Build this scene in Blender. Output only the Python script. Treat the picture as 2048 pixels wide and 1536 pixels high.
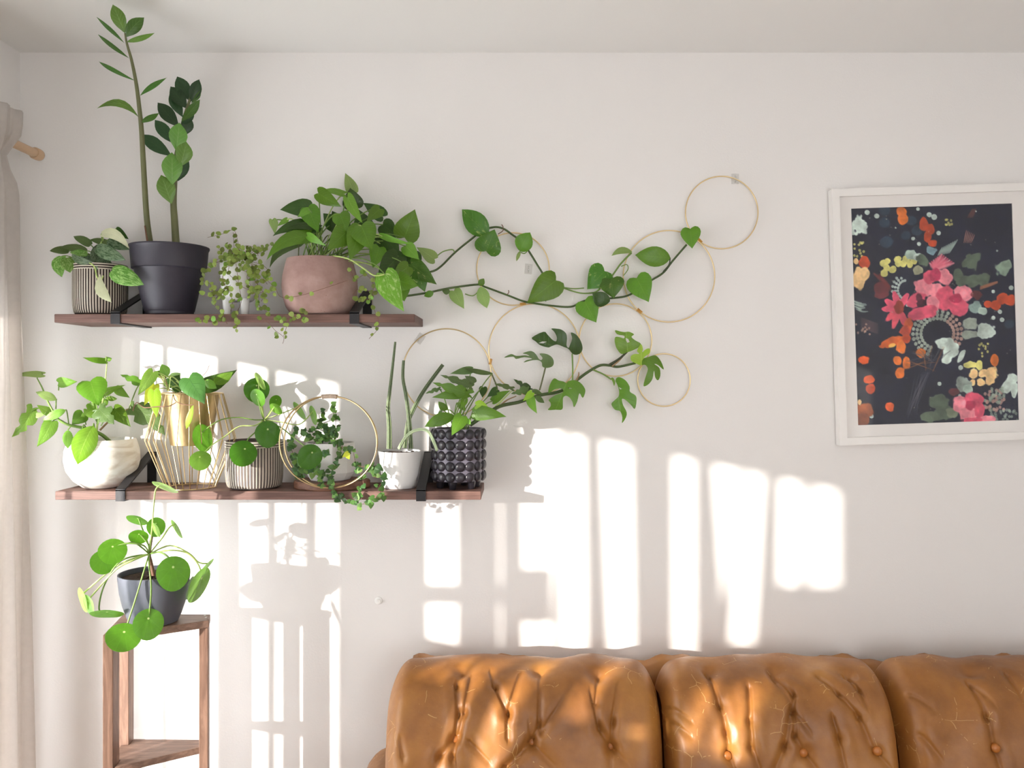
import bpy, bmesh, math, random
import numpy as np
from mathutils import Vector, Matrix, Quaternion
from mathutils.geometry import delaunay_2d_cdt

for o in list(bpy.data.objects):
    bpy.data.objects.remove(o)
SC = bpy.context.scene
COL = SC.collection
random.seed(7)
rng = np.random.default_rng(7)

# ------------------------------------------------------------------ camera
D, F, EYE = 2.5, 1650.0, 1.65        # wall distance, focal length in pixels, eye height
CX, CY = 1040.0, 756.0               # where the optical axis meets the 2048x1536 frame
cam_d = bpy.data.cameras.new('camera')
cam_d.sensor_fit = 'HORIZONTAL'; cam_d.sensor_width = 36.0
cam_d.lens = F / 2048 * 36.0
cam_d.shift_x = (1024 - CX) / 2048; cam_d.shift_y = (CY - 768) / 2048
cam_d.clip_start = 0.05
cam = bpy.data.objects.new('camera', cam_d); COL.objects.link(cam)
cam.location = (0, -D, EYE); cam.rotation_euler = (math.pi / 2, 0, 0)
SC.camera = cam

# ------------------------------------------------------------------ world, sun, exposure
SUN_DIR = Vector((0.93, 1.0, -0.2))  # the way the low sun's light travels
SKY, SUN, EXPO = 11.0, 14.5, -0.33
w = bpy.data.worlds.new('world'); SC.world = w; w.use_nodes = True
w.node_tree.nodes['Background'].inputs[0].default_value = (0.93, 0.97, 1.0, 1)
w.node_tree.nodes['Background'].inputs[1].default_value = SKY
sun_d = bpy.data.lights.new('sun', 'SUN'); sun_d.energy = SUN; sun_d.angle = 0.015
sun_d.color = (1.0, 0.95, 0.88)
sun = bpy.data.objects.new('sun', sun_d); COL.objects.link(sun)
sun.rotation_euler = SUN_DIR.to_track_quat('-Z', 'Y').to_euler()
sun.location = (-6, -6, 4)
vs = SC.view_settings
vs.view_transform = 'Standard'; vs.look = 'None'; vs.gamma = 1.0; vs.use_curve_mapping = False
vs.exposure = EXPO
SC.cycles.max_bounces = 8; SC.cycles.diffuse_bounces = 4; SC.cycles.transparent_max_bounces = 12
SC.cycles.sample_clamp_indirect = 6.0
SC.cycles.use_adaptive_sampling = True; SC.cycles.adaptive_threshold = 0.12; SC.cycles.adaptive_min_samples = 16
SC.cycles.debug_bvh_type = 'STATIC_BVH'

XL, XR, YF, ZC = -1.515, 2.1, -4.2, EYE + 0.9865      # left wall, right wall, wall behind, ceiling
WT = 0.06
def portal(name, loc, rot, sx, sy):
    l = bpy.data.lights.new(name, 'AREA'); l.shape = 'RECTANGLE'; l.size = sx; l.size_y = sy
    l.cycles.is_portal = True
    o = bpy.data.objects.new(name, l); COL.objects.link(o); o.location = loc; o.rotation_euler = rot
W1 = (0.300, 1.124, 0.12, 1.857)     # window openings in the left wall: from, to (distance from back wall), sill, head
W2 = (1.328, 2.752, 0.80, 1.857)
W3 = (0.35, 1.75, 0.8, 2.1)           # added fill-light window behind the camera: x from, to, sill, head
for n, W in (('portal_a', W1), ('portal_b', W2)):
    portal(n, (XL - 0.08, -(W[0] + W[1]) / 2, (W[2] + W[3]) / 2), (0, -math.pi / 2, 0), W[3] - W[2], W[1] - W[0])
portal('portal_c', ((W3[0] + W3[1]) / 2, YF - 0.08, (W3[2] + W3[3]) / 2), (math.pi / 2, 0, 0), W3[1] - W3[0], W3[3] - W3[2])

# ------------------------------------------------------------------ helpers
def P(px, py, d):
    k = (D - d) / F
    return Vector(((px - CX) * k, -d, EYE - (py - CY) * k))
ZM = dict(A=(0, 0, .21484), B=(80, 330, .21484), C=(380, 330, .25391), D=(820, 330, .23438), E=(1120, 330, .23438),
          F=(780, 620, .3125), G=(0, 680, .21484), H=(380, 680, .22786), I=(740, 660, .24096), J=(100, 960, .3749),
          K=(240, 640, .30273), L=(1000, 640, .14648), M=(840, 700, .13184), O=(380, 440, .16271), R=(1640, 350, .35821),
          S=(740, 1290, .32227), T=(1300, 1290, .36523), X=(0, 0, 1.0))
def Q(z, x, y):
    a = ZM[z]; return a[0] + x * a[2], a[1] + y * a[2]
def PZ(z, x, y, d):
    return P(*Q(z, x, y), d)

def lin(c):
    return tuple((v / 255 / 12.92 if v / 255 <= .04045 else ((v / 255 + .055) / 1.055) ** 2.4) for v in c)

class NT:
    def __init__(s, name):
        s.m = bpy.data.materials.new(name); s.m.use_nodes = True
        s.t = s.m.node_tree; s.n = s.t.nodes; s.l = s.t.links
        s.b = s.n['Principled BSDF']; s.out = s.n['Material Output']
    def new(s, typ, **kw):
        x = s.n.new(typ)
        for k, v in kw.items(): setattr(x, k, v)
        return x
    def link(s, a, b): s.l.new(a, b)
    def noise(s, vec, scale, detail=4, rough=.55, dist=0):
        x = s.new('ShaderNodeTexNoise'); x.inputs['Scale'].default_value = scale
        x.inputs['Detail'].default_value = detail; x.inputs['Roughness'].default_value = rough
        x.inputs['Distortion'].default_value = dist
        if vec is not None: s.link(vec, x.inputs['Vector'])
        return x.outputs['Fac']
    def coord(s, kind='Object', scale=None):
        c = s.new('ShaderNodeTexCoord').outputs[kind]
        if scale:
            m = s.new('ShaderNodeMapping'); m.inputs['Scale'].default_value = scale
            s.link(c, m.inputs['Vector']); return m.outputs['Vector']
        return c
    def ramp(s, fac, stops, interp='LINEAR'):
        r = s.new('ShaderNodeValToRGB'); r.color_ramp.interpolation = interp
        e = r.color_ramp.elements
        while len(e) < len(stops): e.new(0.5)
        for el, (p, c) in zip(e, stops):
            el.position = p; el.color = (*c, 1) if len(c) == 3 else c
        s.link(fac, r.inputs['Fac']); return r.outputs['Color']
    def mix(s, fac, a, b, blend='MIX'):
        x = s.new('ShaderNodeMix', data_type='RGBA', blend_type=blend)
        for v, i in ((fac, 0), (a, 6), (b, 7)):
            if isinstance(v, (int, float)): x.inputs[i].default_value = v
            elif isinstance(v, tuple): x.inputs[i].default_value = (*v, 1)
            else: s.link(v, x.inputs[i])
        return x.outputs[2]
    def math(s, op, a, b=0.0, c=None):
        x = s.new('ShaderNodeMath', operation=op)
        for i, v in enumerate((a, b) if c is None else (a, b, c)):
            if isinstance(v, (int, float)): x.inputs[i].default_value = v
            else: s.link(v, x.inputs[i])
        return x.outputs[0]
    def bump(s, h, strength=.3, dist=.01):
        b = s.new('ShaderNodeBump'); b.inputs['Strength'].default_value = strength
        b.inputs['Distance'].default_value = dist
        s.link(h, b.inputs['Height']); s.link(b.outputs['Normal'], s.b.inputs['Normal'])
    def col(s, c):
        if isinstance(c, tuple): s.b.inputs['Base Color'].default_value = (*c, 1)
        else: s.link(c, s.b.inputs['Base Color'])
    def set(s, rough=None, metal=None, spec=None):
        if rough is not None: s.b.inputs['Roughness'].default_value = rough
        if metal is not None: s.b.inputs['Metallic'].default_value = metal
        if spec is not None: s.b.inputs['Specular IOR Level'].default_value = spec

def plain(name, c, rough=.5, metal=0, var=.12, scale=30, bump=0, bscale=200):
    m = NT(name); c = lin(c)
    f = m.noise(m.coord(), scale)
    m.col(m.mix(f, tuple(v * (1 - var) for v in c), tuple(min(1, v * (1 + var)) for v in c)))
    m.set(rough, metal)
    if bump: m.bump(m.noise(m.coord(), bscale), bump, .002)
    return m.m

def leafmat(name, c, vein=None, tr=None, rough=.38, mottle=None, mscale=6, mthr=.55, transl=.3, soft=.06, lat=9):
    """leaf blade: UV x runs along the midrib, y across (0.5 on the midrib)"""
    m = NT(name); base = lin(c); vein = lin(vein) if vein else tuple(min(1, v * 1.9 + .01) for v in base)
    tr = lin(tr) if tr else tuple(min(1, v * 1.8 + .01) for v in base)
    uv = m.coord('UV'); sp = m.new('ShaderNodeSeparateXYZ'); m.link(uv, sp.inputs[0])
    av = m.math('ABSOLUTE', m.math('SUBTRACT', sp.outputs[1], .5))
    rnd = m.new('ShaderNodeObjectInfo').outputs['Random']
    nz = m.noise(m.coord('Object'), 45, 3)
    col = m.mix(nz, tuple(v * .78 for v in base), tuple(min(1, v * 1.22) for v in base))
    if mottle:
        v2 = m.new('ShaderNodeCombineXYZ')
        m.link(m.math('MULTIPLY', sp.outputs[0], 1.0), v2.inputs[0]); m.link(m.math('MULTIPLY', sp.outputs[1], 1.6), v2.inputs[1])
        m.link(m.math('MULTIPLY', rnd, 30), v2.inputs[2])
        mf = m.ramp(m.noise(v2.outputs[0], mscale, 5, .6, .6), [(mthr - soft, (0, 0, 0)), (mthr + soft, (1, 1, 1))])
        col = m.mix(mf, col, lin(mottle))
    # per-leaf brightness
    hsv = m.new('ShaderNodeHueSaturation'); m.link(col, hsv.inputs['Color'])
    m.link(m.math('MULTIPLY_ADD', rnd, .5, .75), hsv.inputs['Value'])
    m.link(m.math('MULTIPLY_ADD', rnd, .03, .485), hsv.inputs['Hue'])
    col = hsv.outputs['Color']
    # lateral veins and midrib
    wv = m.math('SINE', m.math('MULTIPLY', m.math('SUBTRACT', sp.outputs[0], m.math('MULTIPLY', av, .5)), lat * 6.283))
    lv = m.math('MULTIPLY', m.math('POWER', m.math('MAXIMUM', wv, 0.0), 14.0), .35)
    mid = m.math('LESS_THAN', av, .012)
    vm = m.math('MINIMUM', m.math('ADD', m.math('MULTIPLY', mid, .7), lv), 1.0)
    col = m.mix(vm, col, vein)
    m.col(col); m.set(rough, spec=.45)
    m.bump(m.math('ADD', m.math('MULTIPLY', vm, -1.0), m.math('MULTIPLY', nz, .3)), .35, .002)
    t = m.new('ShaderNodeBsdfTranslucent'); m.link(m.mix(.5, col, tr), t.inputs['Color'])
    mx = m.new('ShaderNodeMixShader'); mx.inputs[0].default_value = transl
    m.link(m.b.outputs[0], mx.inputs[1]); m.link(t.outputs[0], mx.inputs[2]); m.link(mx.outputs[0], m.out.inputs[0])
    return m.m

def woodmat(name, c1, c2, scale=(3, 40, 40), rough=.55, axis_rot=(0, 0, 0)):
    m = NT(name)
    mp = m.new('ShaderNodeMapping'); mp.inputs['Scale'].default_value = scale; mp.inputs['Rotation'].default_value = axis_rot
    m.link(m.coord('Object'), mp.inputs['Vector'])
    f = m.noise(mp.outputs['Vector'], 2.2, 6, .65, 1.2)
    g = m.noise(mp.outputs['Vector'], 9, 3, .6)
    c = m.ramp(f, [(.28, lin(c1)), (.5, lin(tuple((a + b) / 2 for a, b in zip(c1, c2)))), (.72, lin(c2))])
    c = m.mix(m.math('MULTIPLY', g, .45), c, tuple(v * .45 for v in lin(c1)))
    m.col(c); m.set(rough, spec=.35); m.bump(f, .25, .002)
    return m.m

# ------------------------------------------------------------------ scene objects
def tag(o, label=None, cat=None, group=None, kind=None):
    if label: o['label'] = label
    if cat: o['category'] = cat
    if group: o['group'] = group
    if kind: o['kind'] = kind
    return o
def thing(name, label, cat, loc, group=None):
    o = bpy.data.objects.new(name, None); COL.objects.link(o); o.location = loc
    o.empty_display_size = .03
    return tag(o, label, cat, group)
def wloc(o):
    v = Vector((0, 0, 0))
    while o is not None: v += o.location; o = o.parent
    return v
def mk(name, verts, faces, mat, parent=None, uv=None, smooth=True, sharp=None):
    """mesh from world coordinates; becomes a child of parent when given"""
    me = bpy.data.meshes.new(name)
    off = wloc(parent) if parent is not None else Vector((0, 0, 0))
    vv = [(v[0] - off[0], v[1] - off[1], v[2] - off[2]) for v in verts]
    me.from_pydata(vv, [], faces)
    if uv is not None:
        l = me.uv_layers.new(name='UVMap')
        idx = np.empty(len(me.loops), np.int32); me.loops.foreach_get('vertex_index', idx)
        l.data.foreach_set('uv', np.asarray(uv, np.float32)[idx].ravel())
    if smooth:
        me.polygons.foreach_set('use_smooth', np.ones(len(me.polygons), bool))
        if sharp: me.set_sharp_from_angle(angle=math.radians(sharp))
    me.materials.append(mat)
    o = bpy.data.objects.new(name, me); COL.objects.link(o)
    if parent is not None: o.parent = parent
    return o

def box_vf(lo, hi):
    x0, y0, z0 = lo; x1, y1, z1 = hi
    return ([(x0, y0, z0), (x1, y0, z0), (x1, y1, z0), (x0, y1, z0), (x0, y0, z1), (x1, y0, z1), (x1, y1, z1), (x0, y1, z1)],
            [(0, 3, 2, 1), (4, 5, 6, 7), (0, 1, 5, 4), (1, 2, 6, 5), (2, 3, 7, 6), (3, 0, 4, 7)])
def join_vf(lst):
    V, Fc = [], []
    for v, f in lst:
        n = len(V); V += list(v); Fc += [tuple(i + n for i in t) for t in f]
    return V, Fc
def boxes(name, lst, mat, parent=None, bevel=0):
    v, f = join_vf([box_vf(a, b) for a, b in lst])
    o = mk(name, v, f, mat, parent, smooth=False)
    if bevel:
        b = o.modifiers.new('bevel', 'BEVEL'); b.width = bevel; b.segments = 2; b.limit_method = 'ANGLE'
    return o
def prism_vf(poly, z0, z1):
    n = len(poly)
    area = sum(poly[i][0] * poly[(i + 1) % n][1] - poly[(i + 1) % n][0] * poly[i][1] for i in range(n))
    if area < 0: poly = poly[::-1]
    v = [(x, y, z0) for x, y in poly] + [(x, y, z1) for x, y in poly]
    f = [tuple(range(n - 1, -1, -1)), tuple(range(n, 2 * n))] + [(i, (i + 1) % n, n + (i + 1) % n, n + i) for i in range(n)]
    return v, f
def lathe_vf(prof, c, seg=48, close_bottom=True):
    v, f = [], []
    for r, z in prof:
        for i in range(seg):
            a = 2 * math.pi * i / seg
            v.append((c[0] + r * math.cos(a), c[1] + r * math.sin(a), c[2] + z))
    for j in range(len(prof) - 1):
        for i in range(seg):
            i2 = (i + 1) % seg
            f.append((j * seg + i, j * seg + i2, (j + 1) * seg + i2, (j + 1) * seg + i))
    if close_bottom: f.append(tuple(range(seg - 1, -1, -1)))
    return v, f
def lathe(name, prof, c, mat, parent=None, seg=48, sharp=40):
    v, f = lathe_vf(prof, c, seg); return mk(name, v, f, mat, parent, sharp=sharp)
def smooth_path(pts, sub=6, closed=False):
    pts = [Vector(p) for p in pts]
    if len(pts) < 3 and not closed:
        return [pts[0].lerp(pts[-1], i / sub) for i in range(sub + 1)]
    out = []; n = len(pts)
    rngi = range(n) if closed else range(n - 1)
    for i in rngi:
        g = (lambda k: pts[k % n]) if closed else (lambda k: pts[max(0, min(n - 1, k))])
        p0, p1, p2, p3 = g(i - 1), g(i), g(i + 1), g(i + 2)
        for s in range(sub):
            t = s / sub
            out.append(.5 * ((2 * p1) + (p2 - p0) * t + (2 * p0 - 5 * p1 + 4 * p2 - p3) * t * t + (3 * p1 - p0 - 3 * p2 + p3) * t ** 3))
    if not closed: out.append(pts[-1].copy())
    return out
def tube_vf(path, rad, seg=8, closed=False, ribs=0):
    n = len(path); v, f, uv = [], [], []
    up = Vector((0, 0, 1)); last = None
    for i, p in enumerate(path):
        if closed: t = path[(i + 1) % n] - path[i - 1]
        else: t = path[min(n - 1, i + 1)] - path[max(0, i - 1)]
        if t.length < 1e-9: t = Vector((0, 0, 1))
        t.normalize()
        if last is None:
            a = t.cross(up)
            if a.length < .1: a = t.cross(Vector((1, 0, 0)))
        else: a = last - t * last.dot(t)
        a.normalize(); last = a; b = t.cross(a)
        r = rad[min(len(rad) - 1, int(round(i * (len(rad) - 1) / max(1, n - 1))))] if not callable(rad) else rad(i / max(1, n - 1))
        for k in range(seg):
            an = 2 * math.pi * k / seg
            rr = r * (1 + .16 * math.cos(ribs * an)) if ribs else r
            v.append(p + a * (rr * math.cos(an)) + b * (rr * math.sin(an))); uv.append((i / n, k / seg))
    m = n if closed else n - 1
    for i in range(m):
        j = (i + 1) % n
        for k in range(seg):
            k2 = (k + 1) % seg
            f.append((i * seg + k, i * seg + k2, j * seg + k2, j * seg + k))
    if not closed:
        f.append(tuple(range(seg - 1, -1, -1))); f.append(tuple((n - 1) * seg + k for k in range(seg)))
    return v, f, uv
def lrad(a, b): return lambda t: a + (b - a) * t
def tube(name, pts, r, mat, parent=None, seg=7, sub=6, closed=False, raw=False, ribs=0):
    path = [Vector(p) for p in pts] if raw else smooth_path(pts, sub, closed)
    rad = (lambda t: r) if isinstance(r, (int, float)) else (lrad(*r) if isinstance(r, tuple) else r)
    v, f, uv = tube_vf(path, rad, seg, closed, ribs)
    return mk(name, v, f, mat, parent, uv=uv, sharp=60)
def circle_pts(c, r, n=64, ax=Vector((1, 0, 0)), ay=Vector((0, 0, 1))):
    return [Vector(c) + ax * (r * math.cos(2 * math.pi * i / n)) + ay * (r * math.sin(2 * math.pi * i / n)) for i in range(n)]

# leaf outlines: (u along the midrib, v out to the side; widest = 0.5)
SH = {
 'heart': [(0, 0), (-.07, .10), (-.12, .24), (-.07, .38), (.05, .47), (.2, .5), (.36, .46), (.52, .375), (.67, .27), (.8, .165), (.9, .08), (.96, .03), (1, 0)],
 'ovate': [(0, 0), (.03, .12), (.09, .25), (.18, .37), (.3, .46), (.43, .5), (.56, .475), (.68, .40), (.79, .29), (.88, .18), (.95, .07), (1, 0)],
 'lance': [(0, 0), (.05, .08), (.14, .2), (.26, .35), (.4, .46), (.55, .5), (.68, .45), (.8, .33), (.89, .19), (.95, .08), (1, 0)],
 'satin': [(0, 0), (-.03, .14), (0, .30), (.1, .43), (.25, .5), (.42, .49), (.58, .43), (.72, .335), (.85, .2), (.94, .08), (1, 0)],
}
def split_outline(seed):
    r = random.Random(seed); o = []
    base = SH['heart']
    cuts = [.3 + r.uniform(-.04, .04), .52 + r.uniform(-.04, .04), .7] if r.random() < .6 else [.36, .6]
    deep = [r.uniform(.35, .72) for _ in cuts]
    us = np.linspace(0, 1, 25)
    bu = np.linspace(0, 1, len(base)); U = np.interp(us, bu, [p[0] for p in base]); V = np.interp(us, bu, [p[1] for p in base])
    for u, a, b in zip(us, U, V):
        k = 0
        for c, dp in zip(cuts, deep): k = max(k, dp * math.exp(-((u - c) / .035) ** 2))
        o.append((a + .10 * b * (1 if a > .1 else 0), b * (1 - k)))
    return o
LEAFN = [0]
def leaf_basis(B, T, roll):
    a = T - B; L = a.length; a = a / L
    v = (cam.location - (B + T) / 2).normalized()
    n = v - a * v.dot(a)
    if n.length < .05: n = Vector((0, 0, 1)) - a * a.z
    n.normalize()
    r = math.radians(roll); n = n * math.cos(r) + a.cross(n) * math.sin(r)
    return a, L, n, n.cross(a)
def leaf3(parent, shape, B, T, W, mat, roll=0, fold=14, bend=.08, side=0, wave=.0, name='leaf', k=3):
    LEAFN[0] += 1
    a, L, n, b = leaf_basis(B, T, roll)
    halves = [split_outline(LEAFN[0] * 2), split_outline(LEAFN[0] * 2 + 1)] if shape == 'split' else [SH[shape]] * 2
    N = len(halves[0]); v, f, uv = [], [], []
    fo = math.radians(fold); ph = random.uniform(0, 6)
    cols = list(range(-k, k + 1))
    for i in range(N):
        mu = max(0.0, min(1.0, i / (N - 1)))
        mu = .5 * mu + .5 * max(0, halves[0][i][0]) if i else 0
        for c in cols:
            h = halves[0 if c < 0 else 1][i]; s = abs(c) / k
            u = mu + (h[0] - mu) * s; vv = h[1] * s; sg = -1 if c < 0 else 1
            uc = max(0, min(1, u))
            arch = 4 * uc * (1 - uc)
            x = b * (sg * vv * W * math.cos(fo)) + n * (vv * W * math.sin(fo) - (vv * W) * s * .25)
            x += n * (wave * W * s * math.sin(u * 9 + ph + sg))
            p = B + a * (u * L) + n * (bend * L * arch) + b * (side * L * arch) + x
            v.append(p); uv.append((u, .5 + sg * .5 * s))
    M = len(cols)
    for i in range(N - 1):
        for c in range(M - 1):
            q = (i * M + c, i * M + c + 1, (i + 1) * M + c + 1, (i + 1) * M + c)
            f.append(q)
    return mk(name, v, f, mat, parent, uv=uv)
def leaf(parent, z, shape, bx, by, tx, ty, w, mat, d, dt=None, roll=0, fold=14, bend=.08, side=0, wave=0.02):
    dt = d if dt is None else dt
    B = PZ(z, bx, by, d); T = PZ(z, tx, ty, dt)
    W = w * ZM[z][2] * (D - d) / F
    return leaf3(parent, shape, B, T, W, mat, roll, fold, bend, side, wave), B
def polyleaf(parent, z, outline, mid, mat, d, holes=(), bend=.05, lean=0.0, width=300):
    """a cut leaf with its own outline; mid = (base, tip) of the midrib; lean tips the blade out of the wall plane"""
    pts = [Vector((p.x, p.y)) for p in smooth_path([Vector((*Q(z, *p), 0)) for p in outline], 3, True)]
    k = (D - d) / F
    bx, tx = Vector(Q(z, *mid[0])), Vector(Q(z, *mid[1]))
    ax = (tx - bx); L = ax.length; ax = ax / L; ay = Vector((-ax.y, ax.x))
    # densify the outline, sprinkle interior points
    dense = []
    for i, p in enumerate(pts):
        q = pts[(i + 1) % len(pts)]; m = max(1, int((q - p).length / 6))
        dense += [p.lerp(q, s / m) for s in range(m)]
    xs = [p.x for p in dense]; ys = [p.y for p in dense]
    n0 = len(dense)
    edges = [(i, (i + 1) % n0) for i in range(n0)]
    allp = list(dense); hp = []
    for h in holes:
        hh = [Vector(Q(z, *p)) for p in h]; s = len(allp); allp += hh; hp.append(hh)
        edges += [(s + i, s + (i + 1) % len(hh)) for i in range(len(hh))]
    def inside(p, poly):
        r = False
        for i in range(len(poly)):
            a, b = poly[i], poly[i - 1]
            if (a.y > p.y) != (b.y > p.y) and p.x < (b.x - a.x) * (p.y - a.y) / (b.y - a.y) + a.x: r = not r
        return r
    gx = min(xs)
    while gx < max(xs):
        gy = min(ys)
        while gy < max(ys):
            p = Vector((gx + random.uniform(-1, 1), gy + random.uniform(-1, 1)))
            if inside(p, dense) and not any(inside(p, h) for h in hp): allp.append(p)
            gy += 5
        gx += 5
    V2, _, F2, *_ = delaunay_2d_cdt(allp, edges, [], 0, 1e-4)
    fs = []
    for t in F2:
        c = sum((V2[i] for i in t), Vector((0, 0))) / len(t)
        if inside(c, dense) and not any(inside(c, h) for h in hp): fs.append(t)
    v, uv = [], []
    for p in V2:
        u = (p - bx).dot(ax) / L; s = (p - bx).dot(ay) / L
        off = k * L * (bend * 4 * max(-.2, u) * (1.0 - u) + .22 * abs(s) - .35 * s * s) + lean * k * L * u
        v.append(P(p.x, p.y, d + off)); uv.append((u, .5 + s * .9))
    fs = [tuple(t) for t in fs]
    o = mk('leaf', v, fs, mat, parent, uv=uv)
    return o
def disc(parent, z, cx, cy, rx, ry, mat, d, ang=0, sign=1, att=.38, cup=.10, seg=22, name='leaf'):
    """round shield-shaped leaf; rx, ry and ang (degrees) give the ellipse it shows; tilt follows from their ratio"""
    kx = ZM[z][2] * (D - d) / F
    C = PZ(z, cx, cy, d); R = max(rx, ry) * kx; mi = min(rx, ry) / max(rx, ry)
    tilt = math.acos(max(.12, min(1, mi))) * sign
    an = math.radians(ang if rx >= ry else ang + 90)
    nn = (cam.location - C).normalized(); rr_ = Vector((0, 0, 1)).cross(nn).normalized(); uu_ = nn.cross(rr_)
    e1 = rr_ * math.cos(an) + uu_ * math.sin(an)
    e2 = uu_ * math.cos(an) - rr_ * math.sin(an)
    e2r = e2 * math.cos(tilt) + nn * math.sin(tilt); n = nn * math.cos(tilt) - e2 * math.sin(tilt)
    # leaf "up" towards the attachment: local axis nearest to +z
    v, uv, f = [], [], []
    upv = e2r if abs(e2r.z) >= abs(e1.z) else e1
    if upv.z < 0: upv = -upv
    rt = n.cross(upv)
    rings = 5; v.append(C + upv * (att * R) - n * (cup * R)); uv.append((.5, .5))
    for j in range(1, rings + 1):
        s = j / rings
        for i in range(seg):
            t = 2 * math.pi * i / seg
            ex = math.cos(t) * (1 + .02 * math.sin(3 * t)); ey = math.sin(t)
            if ey < 0: ex *= (1 - .10 * ey * ey); ey *= 1.06
            x = ex * s; y = att * (1 - s) + ey * s
            rr = math.hypot(x, y)
            p = C + rt * (x * R) + upv * (y * R) + n * (-cup * R * (1 - s) - .06 * R * rr ** 3 + .012 * R * math.sin(4 * t + j))
            v.append(p); uv.append((.5 + .5 * ex * s, .5 + .5 * s * (ey if abs(ey) > 0 else 0)))
    for i in range(seg): f.append((0, 1 + i, 1 + (i + 1) % seg))
    for j in range(rings - 1):
        for i in range(seg):
            a = 1 + j * seg; i2 = (i + 1) % seg
            f.append((a + i, a + seg + i, a + seg + i2, a + i2))
    o = mk(name, v, f, mat, parent, uv=uv)
    return o, v[0]
def petiole(parent, A, B, r, mat, lift=.03, name='petiole', seg=6):
    m = A.lerp(B, .5) + Vector((0, 0, lift)); m2 = A.lerp(B, .8) + Vector((0, 0, lift * .8))
    return tube(name, [A, m, m2, B], r, mat, parent, seg=seg, sub=5)

# ------------------------------------------------------------------ materials of the room
def wallmat(name, c, bs=.25):
    m = NT(name); co = m.coord()
    f = m.noise(co, 1.3, 3); c = lin(c)
    m.col(m.mix(f, tuple(v * .97 for v in c), c)); m.set(.62, spec=.25)
    m.bump(m.noise(co, 170, 3, .6), bs, .0016)
    return m.m
M_WALL = wallmat('wall_paint', (236, 232, 229))
M_CEIL = wallmat('ceiling_paint', (238, 236, 233), .12)
M_TRIM = plain('white_trim', (240, 238, 234), .4, var=.02)
M_FLOOR = woodmat('floor_oak', (172, 156, 142), (206, 192, 178), scale=(14, 1.5, 14))
def glassmat(name, f=.07):
    m = NT(name); t = m.new('ShaderNodeBsdfTransparent'); g = m.new('ShaderNodeBsdfGlossy'); g.inputs['Roughness'].default_value = .02
    g.inputs['Color'].default_value = (1, 1, 1, 1)
    x = m.new('ShaderNodeMixShader'); x.inputs[0].default_value = f
    m.link(t.outputs[0], x.inputs[1]); m.link(g.outputs[0], x.inputs[2]); m.link(x.outputs[0], m.out.inputs[0])
    return m.m
M_GLASS = glassmat('window_glass')
def clothmat(name, c, transl, sheer=0.0):
    m = NT(name); co = m.coord('Object')
    c = lin(c)
    wv = m.new('ShaderNodeTexWave', wave_type='BANDS', bands_direction='Z'); wv.inputs['Scale'].default_value = 260
    wv.inputs['Distortion'].default_value = 2; m.link(co, wv.inputs['Vector'])
    n = m.noise(co, 60, 6, .7)
    f = m.math('ADD', m.math('MULTIPLY', wv.outputs['Fac'], .4), m.math('MULTIPLY', n, .6))
    colr = m.mix(f, tuple(v * .82 for v in c), tuple(min(1, v * 1.08) for v in c)); m.col(colr); m.set(.9, spec=.1)
    m.bump(f, .3, .001)
    t = m.new('ShaderNodeBsdfTranslucent'); m.link(colr, t.inputs['Color'])
    x = m.new('ShaderNodeMixShader'); x.inputs[0].default_value = transl
    m.link(m.b.outputs[0], x.inputs[1]); m.link(t.outputs[0], x.inputs[2]); m.link(x.outputs[0], m.out.inputs[0])
    if sheer:                                                   # open weave lets some light straight through
        tp = m.new('ShaderNodeBsdfTransparent'); y = m.new('ShaderNodeMixShader'); y.inputs[0].default_value = sheer
        m.link(x.outputs[0], y.inputs[1]); m.link(tp.outputs[0], y.inputs[2]); m.link(y.outputs[0], m.out.inputs[0])
    return m.m
M_LINEN = clothmat('beige_linen', (236, 231, 227), .65, .22)
M_SLAT = clothmat('slat_fabric', (236, 232, 226), .12)  # cloth of the added sun-blocking slats

# ------------------------------------------------------------------ the setting
def struct(o): o['kind'] = 'structure'; return o
struct(boxes('floor', [((XL - WT, YF - WT, -.1), (XR + WT, WT, 0))], M_FLOOR))
struct(boxes('ceiling', [((XL - WT, YF - WT, ZC), (XR + WT, WT, ZC + .1))], M_CEIL))
struct(boxes('wall_back', [((XL - WT, 0, 0), (XR + WT, .1, ZC))], M_WALL))
struct(boxes('wall_right', [((XR, YF, 0), (XR + .1, 0, ZC))], M_WALL))
a, b = XL - WT, XL
ys = [(0, -W1[0]), (-W1[1], -W2[0]), (-W2[1], YF)]
pcs = [((a, y1, 0), (b, y0, ZC)) for y0, y1 in ys]
for W in (W1, W2):
    pcs += [((a, -W[1], 0), (b, -W[0], W[2])), ((a, -W[1], W[3]), (b, -W[0], ZC))]
struct(boxes('wall_left', pcs, M_WALL))
struct(boxes('wall_front', [((XL, YF - .1, 0), (W3[0], YF, ZC)), ((W3[1], YF - .1, 0), (XR, YF, ZC)),
                            ((W3[0], YF - .1, 0), (W3[1], YF, W3[2])), ((W3[0], YF - .1, W3[3]), (W3[1], YF, ZC))], M_WALL))
struct(boxes('baseboard_back', [((XL, -.014, 0), (XR, 0, .11))], M_TRIM, bevel=.003))
struct(boxes('baseboard_left', [((XL, YF, 0), (XL + .014, -.014, .11))], M_TRIM, bevel=.003))

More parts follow.
